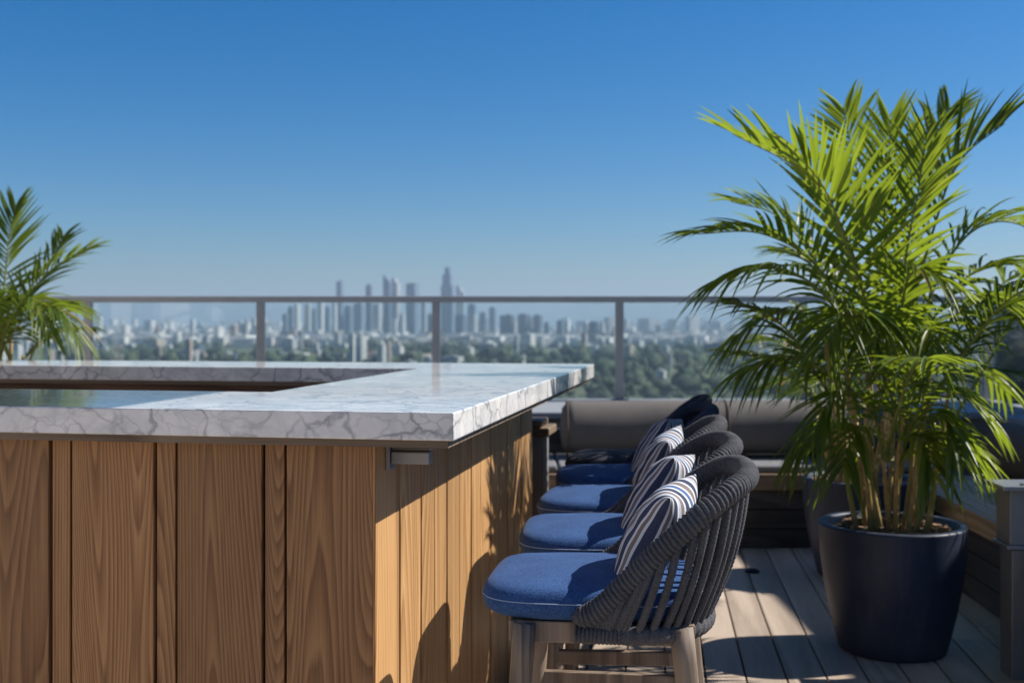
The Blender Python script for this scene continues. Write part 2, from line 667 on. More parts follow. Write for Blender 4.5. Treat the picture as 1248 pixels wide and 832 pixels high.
m_.build('backing', M['black_gap'], bar)
# inner faces and far run
m_ = MB()
m_.box(LEFT + .02, -SW + .06, CD - .07, CD - .04, .002, 1.026, .2)
m_.box(-SW + .04, -SW + .07, CD - .03, 2.20, .002, 1.026, .5)
m_.box(LEFT + .02, -SW + .03, 2.21, 2.24, .002, 1.026, .7)
m_.box(LEFT + .02, -.40, LB - .10, LB - .07, .002, 1.026, .9)
m_.box(-.42, -.395, 2.25, LB - .11, .002, 1.026, .35)
m_.build('inner_panel', M['bar_inside'], bar)
# steel bracket under the overhang
br = MB()
br.box(OX + .001, OX + .010, .135, .185, .962, 1.024)
b1 = br.build('bracket', M['steel_light'], bar, bevel=.001)
br = MB()
br.box(OX + .011, OX + .100, .142, .178, .976, 1.004)
br.box(OX + .011, OX + .104, .150, .170, 1.007, 1.013)
br.build('arm', M['steel'], b1, bevel=.003)
br = MB()
br.lathe([(0, 0), (.006, 0), (.006, .008), (0, .008)], 10, (OX + .085, .16, 1.0135))
br.build('bolt', M['steel'], b1)


# ------------------------------------------------------------------ bar stools
def shell_curve(t, kind):
    """t in [-1,1] round the back of the stool, near arm to far arm -> point"""
    a = abs(t)
    sgn = 1 if t > 0 else -1
    # plan of the base: straight side then half ellipse round the back
    if a > .52:
        u = (a - .52) / .48
        bx, by = .06 - .098 * u, .212
    else:
        ph = a / .52 * math.pi / 2
        bx, by = .06 + .175 * math.cos(ph) ** .85, .212 * math.sin(ph) ** .8
    if kind == 'base':
        return Vector((bx, sgn * by, .672))
    # rim: sides run straight back, then an ellipse; the height follows the way back
    if a > .44:
        u = (a - .44) / .56
        rx, ry = .165 - .203 * u, .216 + .020 * (1 - u)
    else:
        ph = a / .44 * math.pi / 2
        rx, ry = .165 + .155 * math.cos(ph) ** .85, .236 * math.sin(ph) ** .72
    tab = [(-.07, .698), (-.032, .702), (.0, .714), (.03, .737), (.07, .778), (.136, .846), (.164, .872), (.218, .921), (.277, .962), (.33, .980)]
    h = tab[-1][1]
    for (xa, ha), (xb, hb) in zip(tab[:-1], tab[1:]):
        if xa <= rx <= xb:
            h = ha + (hb - ha) * (rx - xa) / (xb - xa)
            break
    return Vector((rx, sgn * ry, h))


def cushion_mesh(mb, x0, x1, hw, z0, z1, seg=72, crown=.012, n_exp=4.2):
    """rounded upholstered pad: rings from the underside over the edge to the middle"""
    cx, hx = (x0 + x1) / 2, (x1 - x0) / 2
    th = z1 - z0
    prof = [(.0, z0), (.80, z0), (.93, z0 + .003), (.975, z0 + th * .16), (.995, z0 + th * .34), (1.0, z0 + th * .50),
            (.994, z0 + th * .64), (.978, z0 + th * .78), (.945, z0 + th * .90), (.89, z0 + th * .97), (.80, z0 + th * 1.0),
            (.6, z0 + th + crown * .6), (.35, z0 + th + crown * .9), (0, z0 + th + crown)]
    vs, fs = [], []
    for r, z in prof:
        for k in range(seg):
            t = 2 * math.pi * k / seg
            c, s_ = math.cos(t), math.sin(t)
            e = n_exp
            q = (abs(c) ** e + abs(s_) ** e) ** (-1 / e)
            x, y = c * q, s_ * q
            lump = mnoise.noise(Vector((x * 2.2 * r, y * 2.2 * r, 3.3))) * .004 if z > z0 + th * .6 else 0
            vs.append((cx + hx * r * x, hw * r * y, z + lump))
    for i in range(len(prof) - 1):
        for k in range(seg):
            k2 = (k + 1) % seg
            fs.append((i * seg + k, i * seg + k2, (i + 1) * seg + k2, (i + 1) * seg + k))
    mb.add(vs, fs)
    ring = []
    for k in range(seg + 1):
        t = 2 * math.pi * k / seg
        c, s_ = math.cos(t), math.sin(t)
        q = (abs(c) ** n_exp + abs(s_) ** n_exp) ** (-1 / n_exp)
        ring.append(Vector((cx + hx * 1.001 * c * q, hw * 1.001 * s_ * q, z0 + th * .56)))
    return ring


def make_stool(label, seat_mat, rope_mat):
    t = thing('bar_stool', label, 'bar stool', group='rope back stools along the bar')
    mb = MB()
    ring = cushion_mesh(mb, -.240, .225, .205, .690, .757)
    cu = mb.build('seat_cushion', seat_mat, t, smooth=True)
    mb = MB()
    mb.tube(ring, .0011, 6, caps=False)
    mb.build('seam', M['thread'] if seat_mat == M['seat'] else M['seat_dark'], cu, smooth=True)
    # woven back: upright cords between the base hoop and the rim
    mb = MB()
    ncord = 37
    for i in range(ncord):
        tt = -.86 + 1.72 * i / (ncord - 1)
        a, b = shell_curve(tt, 'base'), shell_curve(tt, 'rim')
        out = Vector((a.x - .02, a.y, 0)).normalized()
        pts = []
        L = (b - a).length
        ns = max(10, int(L / .0020))
        lean = rnd.uniform(-.004, .004)
        for j in range(ns + 1):
            u = j / ns
            p = a.lerp(b, u) + out * (math.sin(u * math.pi) * .016 * min(1, L / .2)) + Vector((lean * math.sin(u * 3.1), lean, 0))
            pts.append(p)
        mb.tube(pts, .0086, 8, caps=True, ridge=(.26, 2, 1.35), a=rnd.random())
    sh = mb.build('rope_back', rope_mat, t, smooth=True)
    # rim: cord wound round a bent tube
    mb = MB()
    N = 760
    raw = [shell_curve(-1 + 2 * i / 400, 'rim') for i in range(401)]
    # even spacing
    cum = [0]
    for i in range(400):
        cum.append(cum[-1] + (raw[i + 1] - raw[i]).length)
    pts, k = [], 0
    for i in range(N + 1):
        d = cum[-1] * i / N
        while k < 399 and cum[k + 1] < d:
            k += 1
        u = (d - cum[k]) / max(1e-9, cum[k + 1] - cum[k])
        pts.append(raw[k].lerp(raw[k + 1], u))
    for _ in range(40):
        pts = [pts[0]] + [(pts[i - 1] + pts[i] * 2 + pts[i + 1]) / 4 for i in range(1, len(pts) - 1)] + [pts[-1]]
    rad = []
    for i in range(len(pts)):
        e = min(i, len(pts) - 1 - i) / 14.0
        wob = 1 + .055 * mnoise.noise(Vector((int(cum[-1] * i / N / .0102) * 1.7, 0, 4)))
        rad.append(.0242 * wob * min(1.0, math.sqrt(max(.03, min(1, e)))))
    step = cum[-1] / N
    mb.tube(pts, rad, 14, ridge=(.26, 1, 2 * math.pi * step / .0102))
    mb.build('rope_rim', rope_mat, sh, smooth=True)
    mb = MB()
    basep = [shell_curve(-.98 + 1.96 * i / 420, 'base') for i in range(421)]
    mb.tube(basep, .0205, 12, ridge=(.26, 1, 2 * math.pi * (.00185) / .0155))
    mb.build('rope_base', rope_mat, sh, smooth=True)
    # frame
    mb = MB()
    mb.box(-.17, .205, -.188, -.160, .645, .6885, .2)
    mb.box(-.17, .205, .160, .188, .645, .6885, .6)
    mb.box(-.17, -.142, -.158, .158, .645, .6885, .8)
    mb.box(.175, .203, -.158, .158, .645, .6885, .9)
    mb.build('seat_frame', M['wood_leg'], t, bevel=.003)
    for sx in (-1, 1):
        for sy in (-1, 1):
            mb = MB()
            topx = -.138 if sx < 0 else .178
            botx = -.185 if sx < 0 else .250
            p0 = Vector((topx, sy * .184, .684))
            p1 = Vector((botx, sy * .205, 0.0))
            pts = [p0.lerp(p1, i / 10) for i in range(11)]
            mb.tube(pts, [.0245 - .007 * i / 10 for i in range(11)], 18, a=rnd.random())
            mb.build('leg', M['wood_leg'], t, smooth=True)
    for sy in (-1, 1):
        mb = MB()
        mb.box(-.148, .198, sy * .190 - .011, sy * .190 + .011, .440, .474, rnd.random())
        mb.build('stretcher', M['wood_leg'], t, bevel=.003)
    for x, z in ((-.170, .300), (.214, .360)):
        mb = MB()
        mb.box(x - .011, x + .011, -.182, .182, z - .016, z + .016, rnd.random())
        mb.build('stretcher', M['wood_leg'], t, bevel=.003)
    return t


def make_pillow(name, mat):
    mb = MB()
    n = 44
    hw = .122
    st = []
    for side in (1, -1):
        vs, fs = [], []
        for i in range(n + 1):
            for j in range(n + 1):
                su, sv = -1 + 2 * i / n, -1 + 2 * j / n
                u, v = math.sin(su * math.pi / 2), math.sin(sv * math.pi / 2)
                pin = 1 - .09 * (1 - u * u) * abs(v) ** 3
                pin2 = 1 - .09 * (1 - v * v) * abs(u) ** 3
                th = (max(0, (1 - u ** 2)) * max(0, (1 - v ** 2))) ** .46 * .060
                wr = mnoise.noise(Vector((u * 3 + side, v * 3, side * 2.0))) * .007 * (th / .060)
                sag = -.010 * (1 - v) * (1 - abs(u))
                vs.append((side * (th + wr), u * hw * pin2, v * hw * pin + sag * .5))
                st.append(.5 + .46 * su + .04 * u)
        for i in range(n):
            for j in range(n):
                a, b, c, d = i * (n + 1) + j, (i + 1) * (n + 1) + j, (i + 1) * (n + 1) + j + 1, i * (n + 1) + j + 1
                fs.append((a, b, c, d) if side > 0 else (a, d, c, b))
        mb.add(vs, fs)
    o = mb.build(name, mat, smooth=True)
    at = o.data.attributes.new('stripe', 'FLOAT', 'POINT')
    at.data.foreach_set('value', st)
    return o


PILLOW_LABELS = ['striped cushion leaning in the nearest bar stool, the largest in view',
                 'striped cushion on the second stool, right behind the nearest cushion',
                 'striped cushion on the third stool, between two other cushions',
                 'striped cushion on the fourth stool, farthest and smallest of the row']
STOOL_LABELS = ['nearest bar stool with grey rope back and blue seat, seen whole',
                'second grey rope bar stool, just behind the nearest one',
                'third bar stool back, the last one with a grey rope rim',
                'fourth bar stool, navy rope rim with blue seat and striped cushion',
                'farthest bar stool, navy rope back and dark seat, no cushion']
pil0 = None
stool_gray = None
stool_navy = None
for i in range(5):
    x = .186 + i * .555 * math.tan(ANG_D)
    y = 2.51 + i * .555
    if i < 3:
        if stool_gray is None:
            st = stool_gray = make_stool(STOOL_LABELS[i], M['seat'], M['rope'])
        else:
            st = copy_tree(stool_gray)
    elif i == 3:
        st = make_stool(STOOL_LABELS[i], M['seat'], M['rope_navy'])
    else:
        st = make_stool(STOOL_LABELS[i], M['seat_dark'], M['rope_navy'])
    st['label'] = STOOL_LABELS[i]
    x += (0, .006, .004, .004, 0)[i]
    st.location = (x, y - (.06 if i == 4 else 0), 0)
    st.rotation_euler.z = -ANG_D + [0, R(3.5), R(-3), R(4.5), R(-4)][i]
    if i < 4:
        if pil0 is None:
            p = pil0 = make_pillow('striped_pillow', M['pillow'])
        else:
            p = pil0.copy()
            COL.objects.link(p)
        tag(p, PILLOW_LABELS[i], 'pillow', 'striped pillows on the bar stools')
        ca = -ANG_D
        off = Vector((.130, -.012, .841))
        q = Matrix.Rotation(ca, 4, 'Z') @ off
        p.location = (x + q.x, y + q.y, q.z)
        p.rotation_euler = (Matrix.Rotation(ca + R([-12, -17, -7, -16][i]), 4, 'Z') @ Matrix.Rotation(R([29, 33, 26, 31][i]), 4, 'Y') @ Matrix.Rotation(R([5, -5, 8, -6][i]), 4, 'X')).to_euler()


# ------------------------------------------------------------------ back bench, bolster, parapet, railing
def bench_back():
    t = thing('long_bench', 'dark clad bench with timber seat along the far glass railing', 'bench')
    mb = MB()
    z0 = 6.52
    for k in range(3):
        mb.box(-4.6, 2.55, z0 + .03, z0 + .05, .004 + k * .110, .108 + k * .110, rnd.random())
    mb.build('cladding', M['dark_wood_x'], t, bevel=.003)
    mb = MB()
    mb.box(-4.6, 2.5, z0 + .055, 7.45, .002, .325)
    mb.build('base', M['black_gap'], t)
    mb = MB()
    mb.box(-4.6, 2.56, z0, z0 + .045, .335, .425, .3)
    for k in range(4):
        mb.box(-4.6, 2.56, z0 + .050 + k * .152, z0 + .050 + k * .152 + .146, .385, .425, rnd.random())
    mb.build('seat', M['wood_bench_x'], t, bevel=.004)
    mb = MB()
    for x0, x1 in ((-4.5, -2.2), (-2.19, .26), (.27, 2.5)):
        mb.box(x0, x1, z0 + .05, 7.19, .427, .468)
    mb.build('seat_pad', M['pad'], t, bevel=.014, seg=3)
    mb = MB()
    mb.box(-4.6, 2.62, 7.20, 7.26, .43, .62)
    mb.build('backrest', M['dark_wood_x'], t, bevel=.004)
bench_back()


def bolster(name, mat, x0, x1, y, z, r, label, axis='x', rotz=0, loc=None):
    mb = MB()
    n = 120
    vs, fs = [], []
    seg = 36
    L = x1 - x0
    for i in range(n + 1):
        u = i / n
        e = min(u, 1 - u) * L / .07
        rr = r * (min(1, e) ** .22 if e > 0 else .0)
        rr = max(rr, .001)
        for k in range(seg):
            t = 2 * math.pi * k / seg
            w = 1 + .02 * math.sin(u * L * 9 + 2 * math.sin(t)) * .6 + .03 * mnoise.noise(Vector((u * L * 3, math.cos(t), math.sin(t))))
            zz = math.sin(t) * rr * w
            if zz < 0:
                zz *= .92
            vs.append((x0 + u * L, math.cos(t) * rr * w * .92, zz))
    for i in range(n):
        for k in range(seg):
            k2 = (k + 1) % seg
            fs.append((i * seg + k, i * seg + k2, (i + 1) * seg + k2, (i + 1) * seg + k))
    mb.add(vs, fs)
    o = mb.build(name, mat, None, smooth=True, loc=(0, y, z) if loc is None else loc, rotz=rotz)
    return tag(o, label, 'cushion')
bol = bolster('bolster_cushion', M['bolster'], .29, 2.35, 7.02, .640, .170, 'long taupe roll cushion along the back of the far bench')

for xx, kk in ((.335, 1.012), (1.30, 1.002), (2.30, 1.012)):
    mb = MB()
    mb.tube([Vector((xx, .9215 * .170 * math.cos(a_ * math.pi / 24) * kk, .170 * math.sin(a_ * math.pi / 24) * (kk if a_ <= 24 else .935 * kk))) for a_ in range(49)], .0045, 6, caps=False)
    mb.build('piping', M['bolster_dark'], bol, smooth=True)

# parapets
mb = MB()
mb.box(-8.8, 3.74, 7.50, 8.72, -.45, .655)
pw = mb.build('parapet_wall', M['parapet'], None, bevel=.01)
tag(pw, 'low grey parapet wall behind the far bench', 'wall')
mb = MB()
mb.box(-8.8, 3.74, 7.47, 8.75, .656, .702)
mb.build('coping', M['coping'], pw, bevel=.008)

ANG_R = R(3.4)
def right_rot(x, y):
    """right side frame: origin at the bench front line"""
    return Vector((2.12 + math.cos(ANG_R) * x + math.sin(ANG_R) * y, 5.5 - math.sin(ANG_R) * x + math.cos(ANG_R) * y, 0))
mb = MB()
mb.box(.90, 1.62, -8, 1.93, -.45, .655)
pw2 = mb.build('parapet_wall', M['parapet'], None, bevel=.01, loc=(2.12, 5.5, 0), rotz=-ANG_R)
tag(pw2, 'low grey parapet wall behind the right hand bench', 'wall')
mb = MB()
mb.box(.88, 1.64, -8, 1.925, .656, .702)
mb.build('coping', M['coping'], pw2, bevel=.008)


def railing(label, x0, xs, x1, y, loc=None, rotz=0):
    t = thing('glass_railing', label, 'railing', loc or (0, 0, 0), rotz)
    mb = MB()
    mb.box(x0, x1, y - .030, y + .030, 1.432, 1.480)
    mb.build('top_rail', M['rail'], t, bevel=.006)
    for x in xs:
        mb = MB()
        mb.box(x - .030, x + .030, y - .026, y + .026, .712, 1.431)
        p = mb.build('post', M['rail'], t, bevel=.004)
        mb = MB()
        mb.box(x - .06, x + .06, y - .055, y + .055, .703, .711)
        mb.build('base_plate', M['rail'], p, bevel=.002)
    edges = [x0] + list(xs) + [x1]
    for a, b in zip(edges[:-1], edges[1:]):
        if b - a < .3:
            continue
        mb = MB()
        mb.box(a + .034, b - .034, y - .006, y + .006, .716, 1.430)
        mb.build('glass_panel', M['glass'], t)
    return t
RY = 8.62
posts = [(px - 624) / F * RY for px in (-322, -107, 108, 318, 531.5, 755, 978)]
cornerx = (1201 - 624) / F * RY
railing('long grey glass railing across the view, city skyline behind it', -8.6, posts + [cornerx], cornerx + .03, RY)
# right hand railing, runs from the corner post towards the viewer
mbx = railing('right hand glass railing running away from the corner post behind the tall palm', -9.5,
              [-1.45 - 1.45 * k for k in range(6)][::-1], -.035, 0, (cornerx, RY, 0), math.pi / 2 - ANG_R)

# ------------------------------------------------------------------ right benches
t = thing('side_bench', 'timber topped side bench with dark base behind the near palm pot', 'bench', (2.12, 5.5, 0), -ANG_R)
mb = MB()
for k in range(3):
    mb.box(.03, .05, -1.21, 1.02, .004 + k * .110, .108 + k * .110, rnd.random())
mb.build('cladding', M['dark_wood'], t, bevel=.003)
mb = MB()
mb.box(.055, .88, -1.21, 1.0, .002, .325)
mb.build('base', M['black_gap'], t)
mb = MB()
mb.box(0, .045, -1.21, .22, .335, .425, .3)
mb.box(0, .045, .224, 1.0, .335, .425, .8)
for k in range(4):
    mb.box(.050 + k * .152, .050 + k * .152 + .146, -1.21, 1.0, .385, .425, rnd.random())
mb.build('seat', M['wood_bench'], t, bevel=.004)
mb = MB()
mb.box(.70, .86, -1.21, 1.2, .43, .60)
mb.build('backrest', M['dark_wood'], t, bevel=.02)
bolster('bolster_cushion', M['bolster_dark'], -1.2, 1.0, 0, 0, .15, 'dark roll cushion along the right hand side bench', loc=(2.12 + .60, 5.5, .575), rotz=math.pi / 2 - ANG_R)

t = thing('side_bench', 'near side bench at the right edge, thick timber end on dark panels', 'bench', (1.845, 4.13, 0), -ANG_R)
mb = MB()
for k in range(3):
    mb.box(.025, .045, -1.6, -.01, .004 + k * .116, .114 + k * .116, rnd.random())
mb.build('cladding', M['dark_wood'], t, bevel=.003)
mb = MB()
mb.box(.05, .60, -1.6, -.01, .002, .345)
mb.build('base', M['black_gap'], t)
mb = MB()
mb.box(0, .075, -1.6, 0, .36, .470, .45)
for k in range(4):
    mb.box(.080 + k * .14, .080 + k * .14 + .134, -1.6, 0, .425, .470, rnd.random())
mb.build('seat', M['wood_bench'], t, bevel=.005)

t = thing('armrest_post', 'grey metal armrest box on a post at the right edge', 'armrest', (1.80, 4.145, 0), -ANG_R)
mb = MB()
mb.box(.008, .062, .012, .13, .0, .468)
mb.build('post', M['steel'], t, bevel=.003)
mb = MB()
mb.box(-.012, .40, .002, .152, .472, .486)
mb.build('flange', M['steel_light'], t, bevel=.002)
mb = MB()
mb.box(0, .38, .008, .148, .487, .684)
mb.build('box', M['steel'], t, bevel=.003)
mb = MB()
mb.box(-.034, .41, -.020, .172, .685, .703)
c_ = mb.build('cap', M['steel_light'], t, bevel=.003)
mb = MB()
mb.lathe([(0, 0), (.011, 0), (.009, .006), (0, .007)], 14, (.05, .02, .7035))
mb.build('screw', M['steel'], c_)

# pedestal beyond the end of the bar
t = thing('metal_pedestal', 'slim grey metal pedestal with a timber cap past the bar end', 'pedestal', (.045, 4.95, 0), -TH)
mb = MB()
mb.box(-.16, .085, 0, .20, 0, .80)
mb.build('body', M['parapet'], t, bevel=.004)
mb = MB()
mb.box(-.17, .118, -.015, .215, .803, .838, .3)
mb.box(-.10, .085, .01, .19, .839, .868, .6)
mb.build('cap', M['wood_bench_x'], t, bevel=.006)
mb = MB()
mb.box(.086, .108, .005, .03, .46, .802)
mb.build('edge_strip', M['coping'], t, bevel=.003)
mb = MB()
pts = bez([Vector((.0, 0, 0)), Vector((.05, .03, .12)), Vector((.10, .10, .20)), Vector((.17, .18, .26))], 24)
mb.tube(pts, [.045 + .02 * math.sin(i / 23 * math.pi) for i in range(24)], 16)
tw = mb.build('rolled_towel', M['towel'], None, smooth=True, loc=(.235, 5.0, .42))
tag(tw, 'rolled cream towel at the far end of the stool row beside the metal pedestal', 'towel')
t = thing('side_table', 'low timber side table under the rolled cream towel', 'table', (.28, 5.05, 0))
mb = MB()
mb.box(-.11, .16, -.12, .16, .345, .375, .4)
mb.build('top', M['wood_bench_x'], t, bevel=.004)
for sx in (-.09, .14):
    for sy in (-.10, .14):
        mb = MB()
        mb.box(sx - .015, sx + .015, sy - .015, sy + .015, 0, .344)
        mb.build('leg', M['wood_bench'], t, bevel=.002)

# small fitting on the deck
mb = MB()
mb.lathe([(0, 0), (.036, 0), (.038, .006), (.030, .014), (.012, .018), (0, .018)], 24, P(917, 690, 5.93).to_2d().to_3d() + Vector((0, 0, .001)))
tag(mb.build('deck_fitting', M['seat_dark'], None, smooth=True), 'small round dark fitting on the deck boards', 'deck fitting')


# ------------------------------------------------------------------ planters and palms
def make_planter(label, loc, r=.282, h=.50, rb=.205):
    t = thing('planter_pot', label, 'planter', loc, group='navy planters with palms')
    mb = MB()
    prof = [(0.001, .0), (rb - .015, .0), (rb, .010)]
    for i in range(1, 13):
        u = i / 12
        prof.append((rb + (r - rb) * (1 - (1 - u) ** 1.75), .01 + (h - .022) * u))
    prof += [(r + .001, h - .005), (r - .006, h), (r - .026, h), (r - .032, h - .006), (r - .036, h - .08), (.001, h - .08)]
    mb.lathe(prof, 72)
    p = mb.build('pot_wall', M['pot'], t, smooth=True)
    mb = MB()
    n = 26
    vs, fs = [], []
    rr = r - .037
    rings = 12
    for i in range(rings + 1):
        for k in range(48):
            a = 2 * math.pi * k / 48
            q = rr * i / rings
            vs.append((q * math.cos(a), q * math.sin(a), h - .036 + .022 * mnoise.noise(Vector((q * math.cos(a) * 30, q * math.sin(a) * 30, 1))) + .012 * (1 - i / rings)))
    for i in range(rings):
        for k in range(48):
            k2 = (k + 1) % 48
            fs.append((i * 48 + k, (i + 1) * 48 + k, (i + 1) * 48 + k2, i * 48 + k2))
    mb.add(vs, fs)
    so = mb.build('soil', M['soil'], t, smooth=True)
    mb = MB()
    for i in range(150):
        a, q = rnd.uniform(0, 6.28), rr * math.sqrt(rnd.random()) * .95
        mt = Matrix.Translation((q * math.cos(a), q * math.sin(a), h - .024)) @ Matrix.Rotation(rnd.uniform(0, 6.28), 4, 'Z') @ Matrix.Rotation(rnd.uniform(-.6, .6), 4, 'X')
        sx, sy, sz = rnd.uniform(.008, .022), rnd.uniform(.005, .012), rnd.uniform(.003, .007)
        mb.box(-sx, sx, -sy, sy, -sz, sz, rnd.random(), mt)
    ch = mb.build('bark_chips', M['bark_chip'], so)
    ch['kind'] = 'stuff'
    return t


def leaflet(mb, p, d, W, L, w, droop, rn, sect=6, curl=0.0):
    """one folded, tapering, drooping blade"""
    vs, fs = [], []
    g = Vector((0, 0, -1))
    prev = p
    N0 = W.cross(d).normalized()
    for i in range(sect + 1):
        u = i / sect
        c = p + d * (L * u) + g * (droop * L * u * u) + W * (curl * L * u * u)
        wd = w * (min(1, .30 + u * 3.0) if u < .25 else (1 - ((u - .25) / .75) ** 1.7)) + .0006
        fold = N0 * (wd * .38)
        if i == sect:
            vs += [c, c, c]
        else:
            vs += [c - W * wd * .5 + fold, c, c + W * wd * .5 + fold]
    for i in range(sect):
        a = i * 3
        fs.append((a, a + 1, a + 4, a + 3))
        fs.append((a + 1, a + 2, a + 5, a + 4))
    mb.add(vs, fs, rn)


def frond(parent, pts, n=22, L=.36, w=.020, lift=.35, droop=.35, start=.30, mat=None, up=None, base_r=.008, tone=.4, org=Vector((0, 0, 0))):
    """rachis curve through pts, two rows of leaflets"""
    mat = mat or M['leaf']
    rp = bez(pts, 40)
    mb = MB()
    for k in range(n):
        s = start + (1 - start) * (k + .3 * rnd.random()) / n
        f = s * 39
        i = min(38, int(f))
        q = rp[i].lerp(rp[i + 1], f - i)
        T = (rp[min(39, i + 2)] - rp[max(0, i - 1)]).normalized()
        u0 = up if up is not None else Vector((0, 0, 1))
        Sd = T.cross(u0)
        if Sd.length < .15:
            Sd = T.cross(Vector((0, 1, 0)))
        Sd.normalize()
        N = Sd.cross(T).normalized()
        ss = (s - start) / (1 - start)
        prof = (.62 + .38 * math.sin(min(1, ss * 1.6) * math.pi / 2)) * (1 - .55 * max(0, ss - .45) / .55)
        ang = R(58 - 34 * ss)
        for side in (-1, 1):
            aa = ang + rnd.gauss(0, R(4))
            dl = lift + rnd.gauss(0, .07)
            d = (T * math.cos(aa) + Sd * (side * math.sin(aa)) + N * dl * math.sin(aa)).normalized()
            Wd = d.cross(N)
            if Wd.length < .1:
                Wd = d.cross(T)
            Wd.normalize()
            Wd = (Matrix.Rotation(rnd.gauss(0, .18), 3, d) @ Wd)
            ll = L * prof * rnd.uniform(.88, 1.08)
            leaflet(mb, q - org, d, Wd, ll, w * rnd.uniform(.85, 1.1) * (.75 + .25 * prof), droop * rnd.uniform(.6, 1.4), 1.2 if rnd.random() < .012 else min(1, max(0, rnd.gauss(tone, .17))), curl=rnd.gauss(0, .05))
    o = mb.build('frond', mat, parent, smooth=True)
    mb = MB()
    mb.tube([q - org for q in rp], [base_r * (1 - .75 * i / 39) for i in range(40)], 7)
    mb.build('rachis', M['rachis'], o, smooth=True)
    return o


def cane(parent, p0, p1, r, org):
    mb = MB()
    pts, rad = [], []
    for i in range(49):
        u = i / 48
        pts.append(p0.lerp(p1, u) - org + Vector((.012 * math.sin(u * 3 + p0.x * 40), .012 * math.sin(u * 2.4 + p0.y * 30), 0)))
        rad.append(r * (1 - .35 * u) * (1.12 if i % 8 == 0 else 1.0))
    mb.tube(pts, rad, 9)
    return mb.build('stem', M['stem'], parent, smooth=True)


# front palm -----------------------------------------------------------
PC = Vector(((1087 - 624) / F * 4.55, 4.55, 0))
make_planter('large navy pot in front, bark soil, shadow line across its face', PC)
palm = thing('potted_palm', 'tall bushy areca palm in the front navy pot', 'palm', PC + Vector((0, 0, .45)), group='potted palms')
ORG = PC + Vector((0, 0, .45))
heads = []
for k in range(20):
    a = k * 2.4
    q = .03 + .10 * math.sqrt((k + .5) / 20)
    p0 = PC + Vector((q * math.cos(a), q * .9 * math.sin(a), .44))
    top_h = rnd.uniform(.85, 1.25)
    p1 = PC + Vector((q * 1.9 * math.cos(a), q * 1.9 * math.sin(a), top_h))
    cane(palm, p0, p1, rnd.uniform(.008, .0145), ORG)
    heads.append(p1)


def fpx(path, **kw):
    """frond through photo points: list of (px, py, distance)"""
    pts = [P(*q) for q in path]
    h = min(heads, key=lambda v: (v - pts[0]).length)
    pts = [h - Vector((0, 0, .15))] + pts
    return frond(palm, pts, org=ORG, **kw)


Zp = 4.55
# big upright fronds
fpx([(1078, 440, 4.5), (1034, 295, 4.42), (985, 215, 4.35), (893, 163, 4.3)], n=23, L=.46, w=.030, lift=.55, droop=.10, tone=.62)
fpx([(1088, 420, 4.6), (1078, 280, 4.62), (1083, 200, 4.65), (1086, 145, 4.68)], n=24, L=.36, w=.020, lift=.1, droop=.06, tone=.6, up=Vector((-.7, -.7, .15)))
fpx([(1100, 430, 4.5), (1143, 262, 4.45), (1172, 194, 4.4), (1225, 150, 4.35)], n=23, L=.46, w=.029, lift=.5, droop=.10, tone=.55)
fpx([(1090, 400, 4.75), (1120, 250, 4.85), (1140, 170, 4.95), (1160, 130, 5.0)], n=24, L=.36, w=.020, lift=.2, droop=.1, tone=.55, up=Vector((-.7, -.7, .2)))
fpx([(1080, 400, 4.7), (1055, 250, 4.8), (1038, 180, 4.9), (1028, 130, 4.95)], n=24, L=.36, w=.020, lift=.2, droop=.1, tone=.6, up=Vector((-.6, -.8, .2)))
fpx([(1080, 430, 4.4), (1040, 320, 4.25), (1010, 240, 4.15), (975, 190, 4.1)], n=22, L=.42, w=.028, lift=.4, droop=.12, tone=.6)
fpx([(1095, 430, 4.4), (1105, 310, 4.25), (1120, 230, 4.2), (1130, 165, 4.2)], n=24, L=.34, w=.020, lift=.3, droop=.12, tone=.65, up=Vector((-.6, -.75, .3)))
# left, arching
fpx([(1060, 440, 4.5), (1000, 330, 4.4), (930, 285, 4.3), (845, 285, 4.25)], n=26, L=.37, w=.020, lift=.5, droop=.30, tone=.32)
fpx([(1060, 450, 4.4), (1005, 360, 4.2), (940, 325, 4.1), (870, 345, 4.05)], n=26, L=.36, w=.020, lift=.2, droop=.55, tone=.28)
fpx([(1060, 450, 4.7), (1000, 330, 4.8), (950, 265, 4.9), (890, 245, 4.95)], n=24, L=.36, w=.019, lift=.5, droop=.25, tone=.35)
fpx([(1062, 500, 4.4), (1010, 455, 4.3), (960, 435, 4.25), (900, 455, 4.2)], n=24, L=.33, w=.019, lift=.15, droop=.65, tone=.42)
fpx([(1062, 490, 4.6), (1000, 400, 4.6), (950, 380, 4.6), (895, 410, 4.6)], n=24, L=.36, w=.019, lift=.1, droop=.6, tone=.3)
# right, arching
fpx([(1110, 430, 4.5), (1160, 310, 4.5), (1215, 270, 4.5), (1290, 290, 4.5)], n=26, L=.36, w=.020, lift=.4, droop=.35, tone=.45)
fpx([(1110, 440, 4.6), (1165, 350, 4.65), (1225, 320, 4.7), (1285, 350, 4.75)], n=26, L=.34, w=.020, lift=.3, droop=.5, tone=.5)
fpx([(1112, 470, 4.4), (1160, 390, 4.3), (1205, 365, 4.25), (1250, 395, 4.2)], n=22, L=.34, w=.025, lift=.2, droop=.6, tone=.6)
fpx([(1110, 480, 4.7), (1170, 400, 4.8), (1230, 340, 4.9), (1280, 330, 4.95)], n=22, L=.33, w=.019, lift=.3, droop=.4, tone=.45)
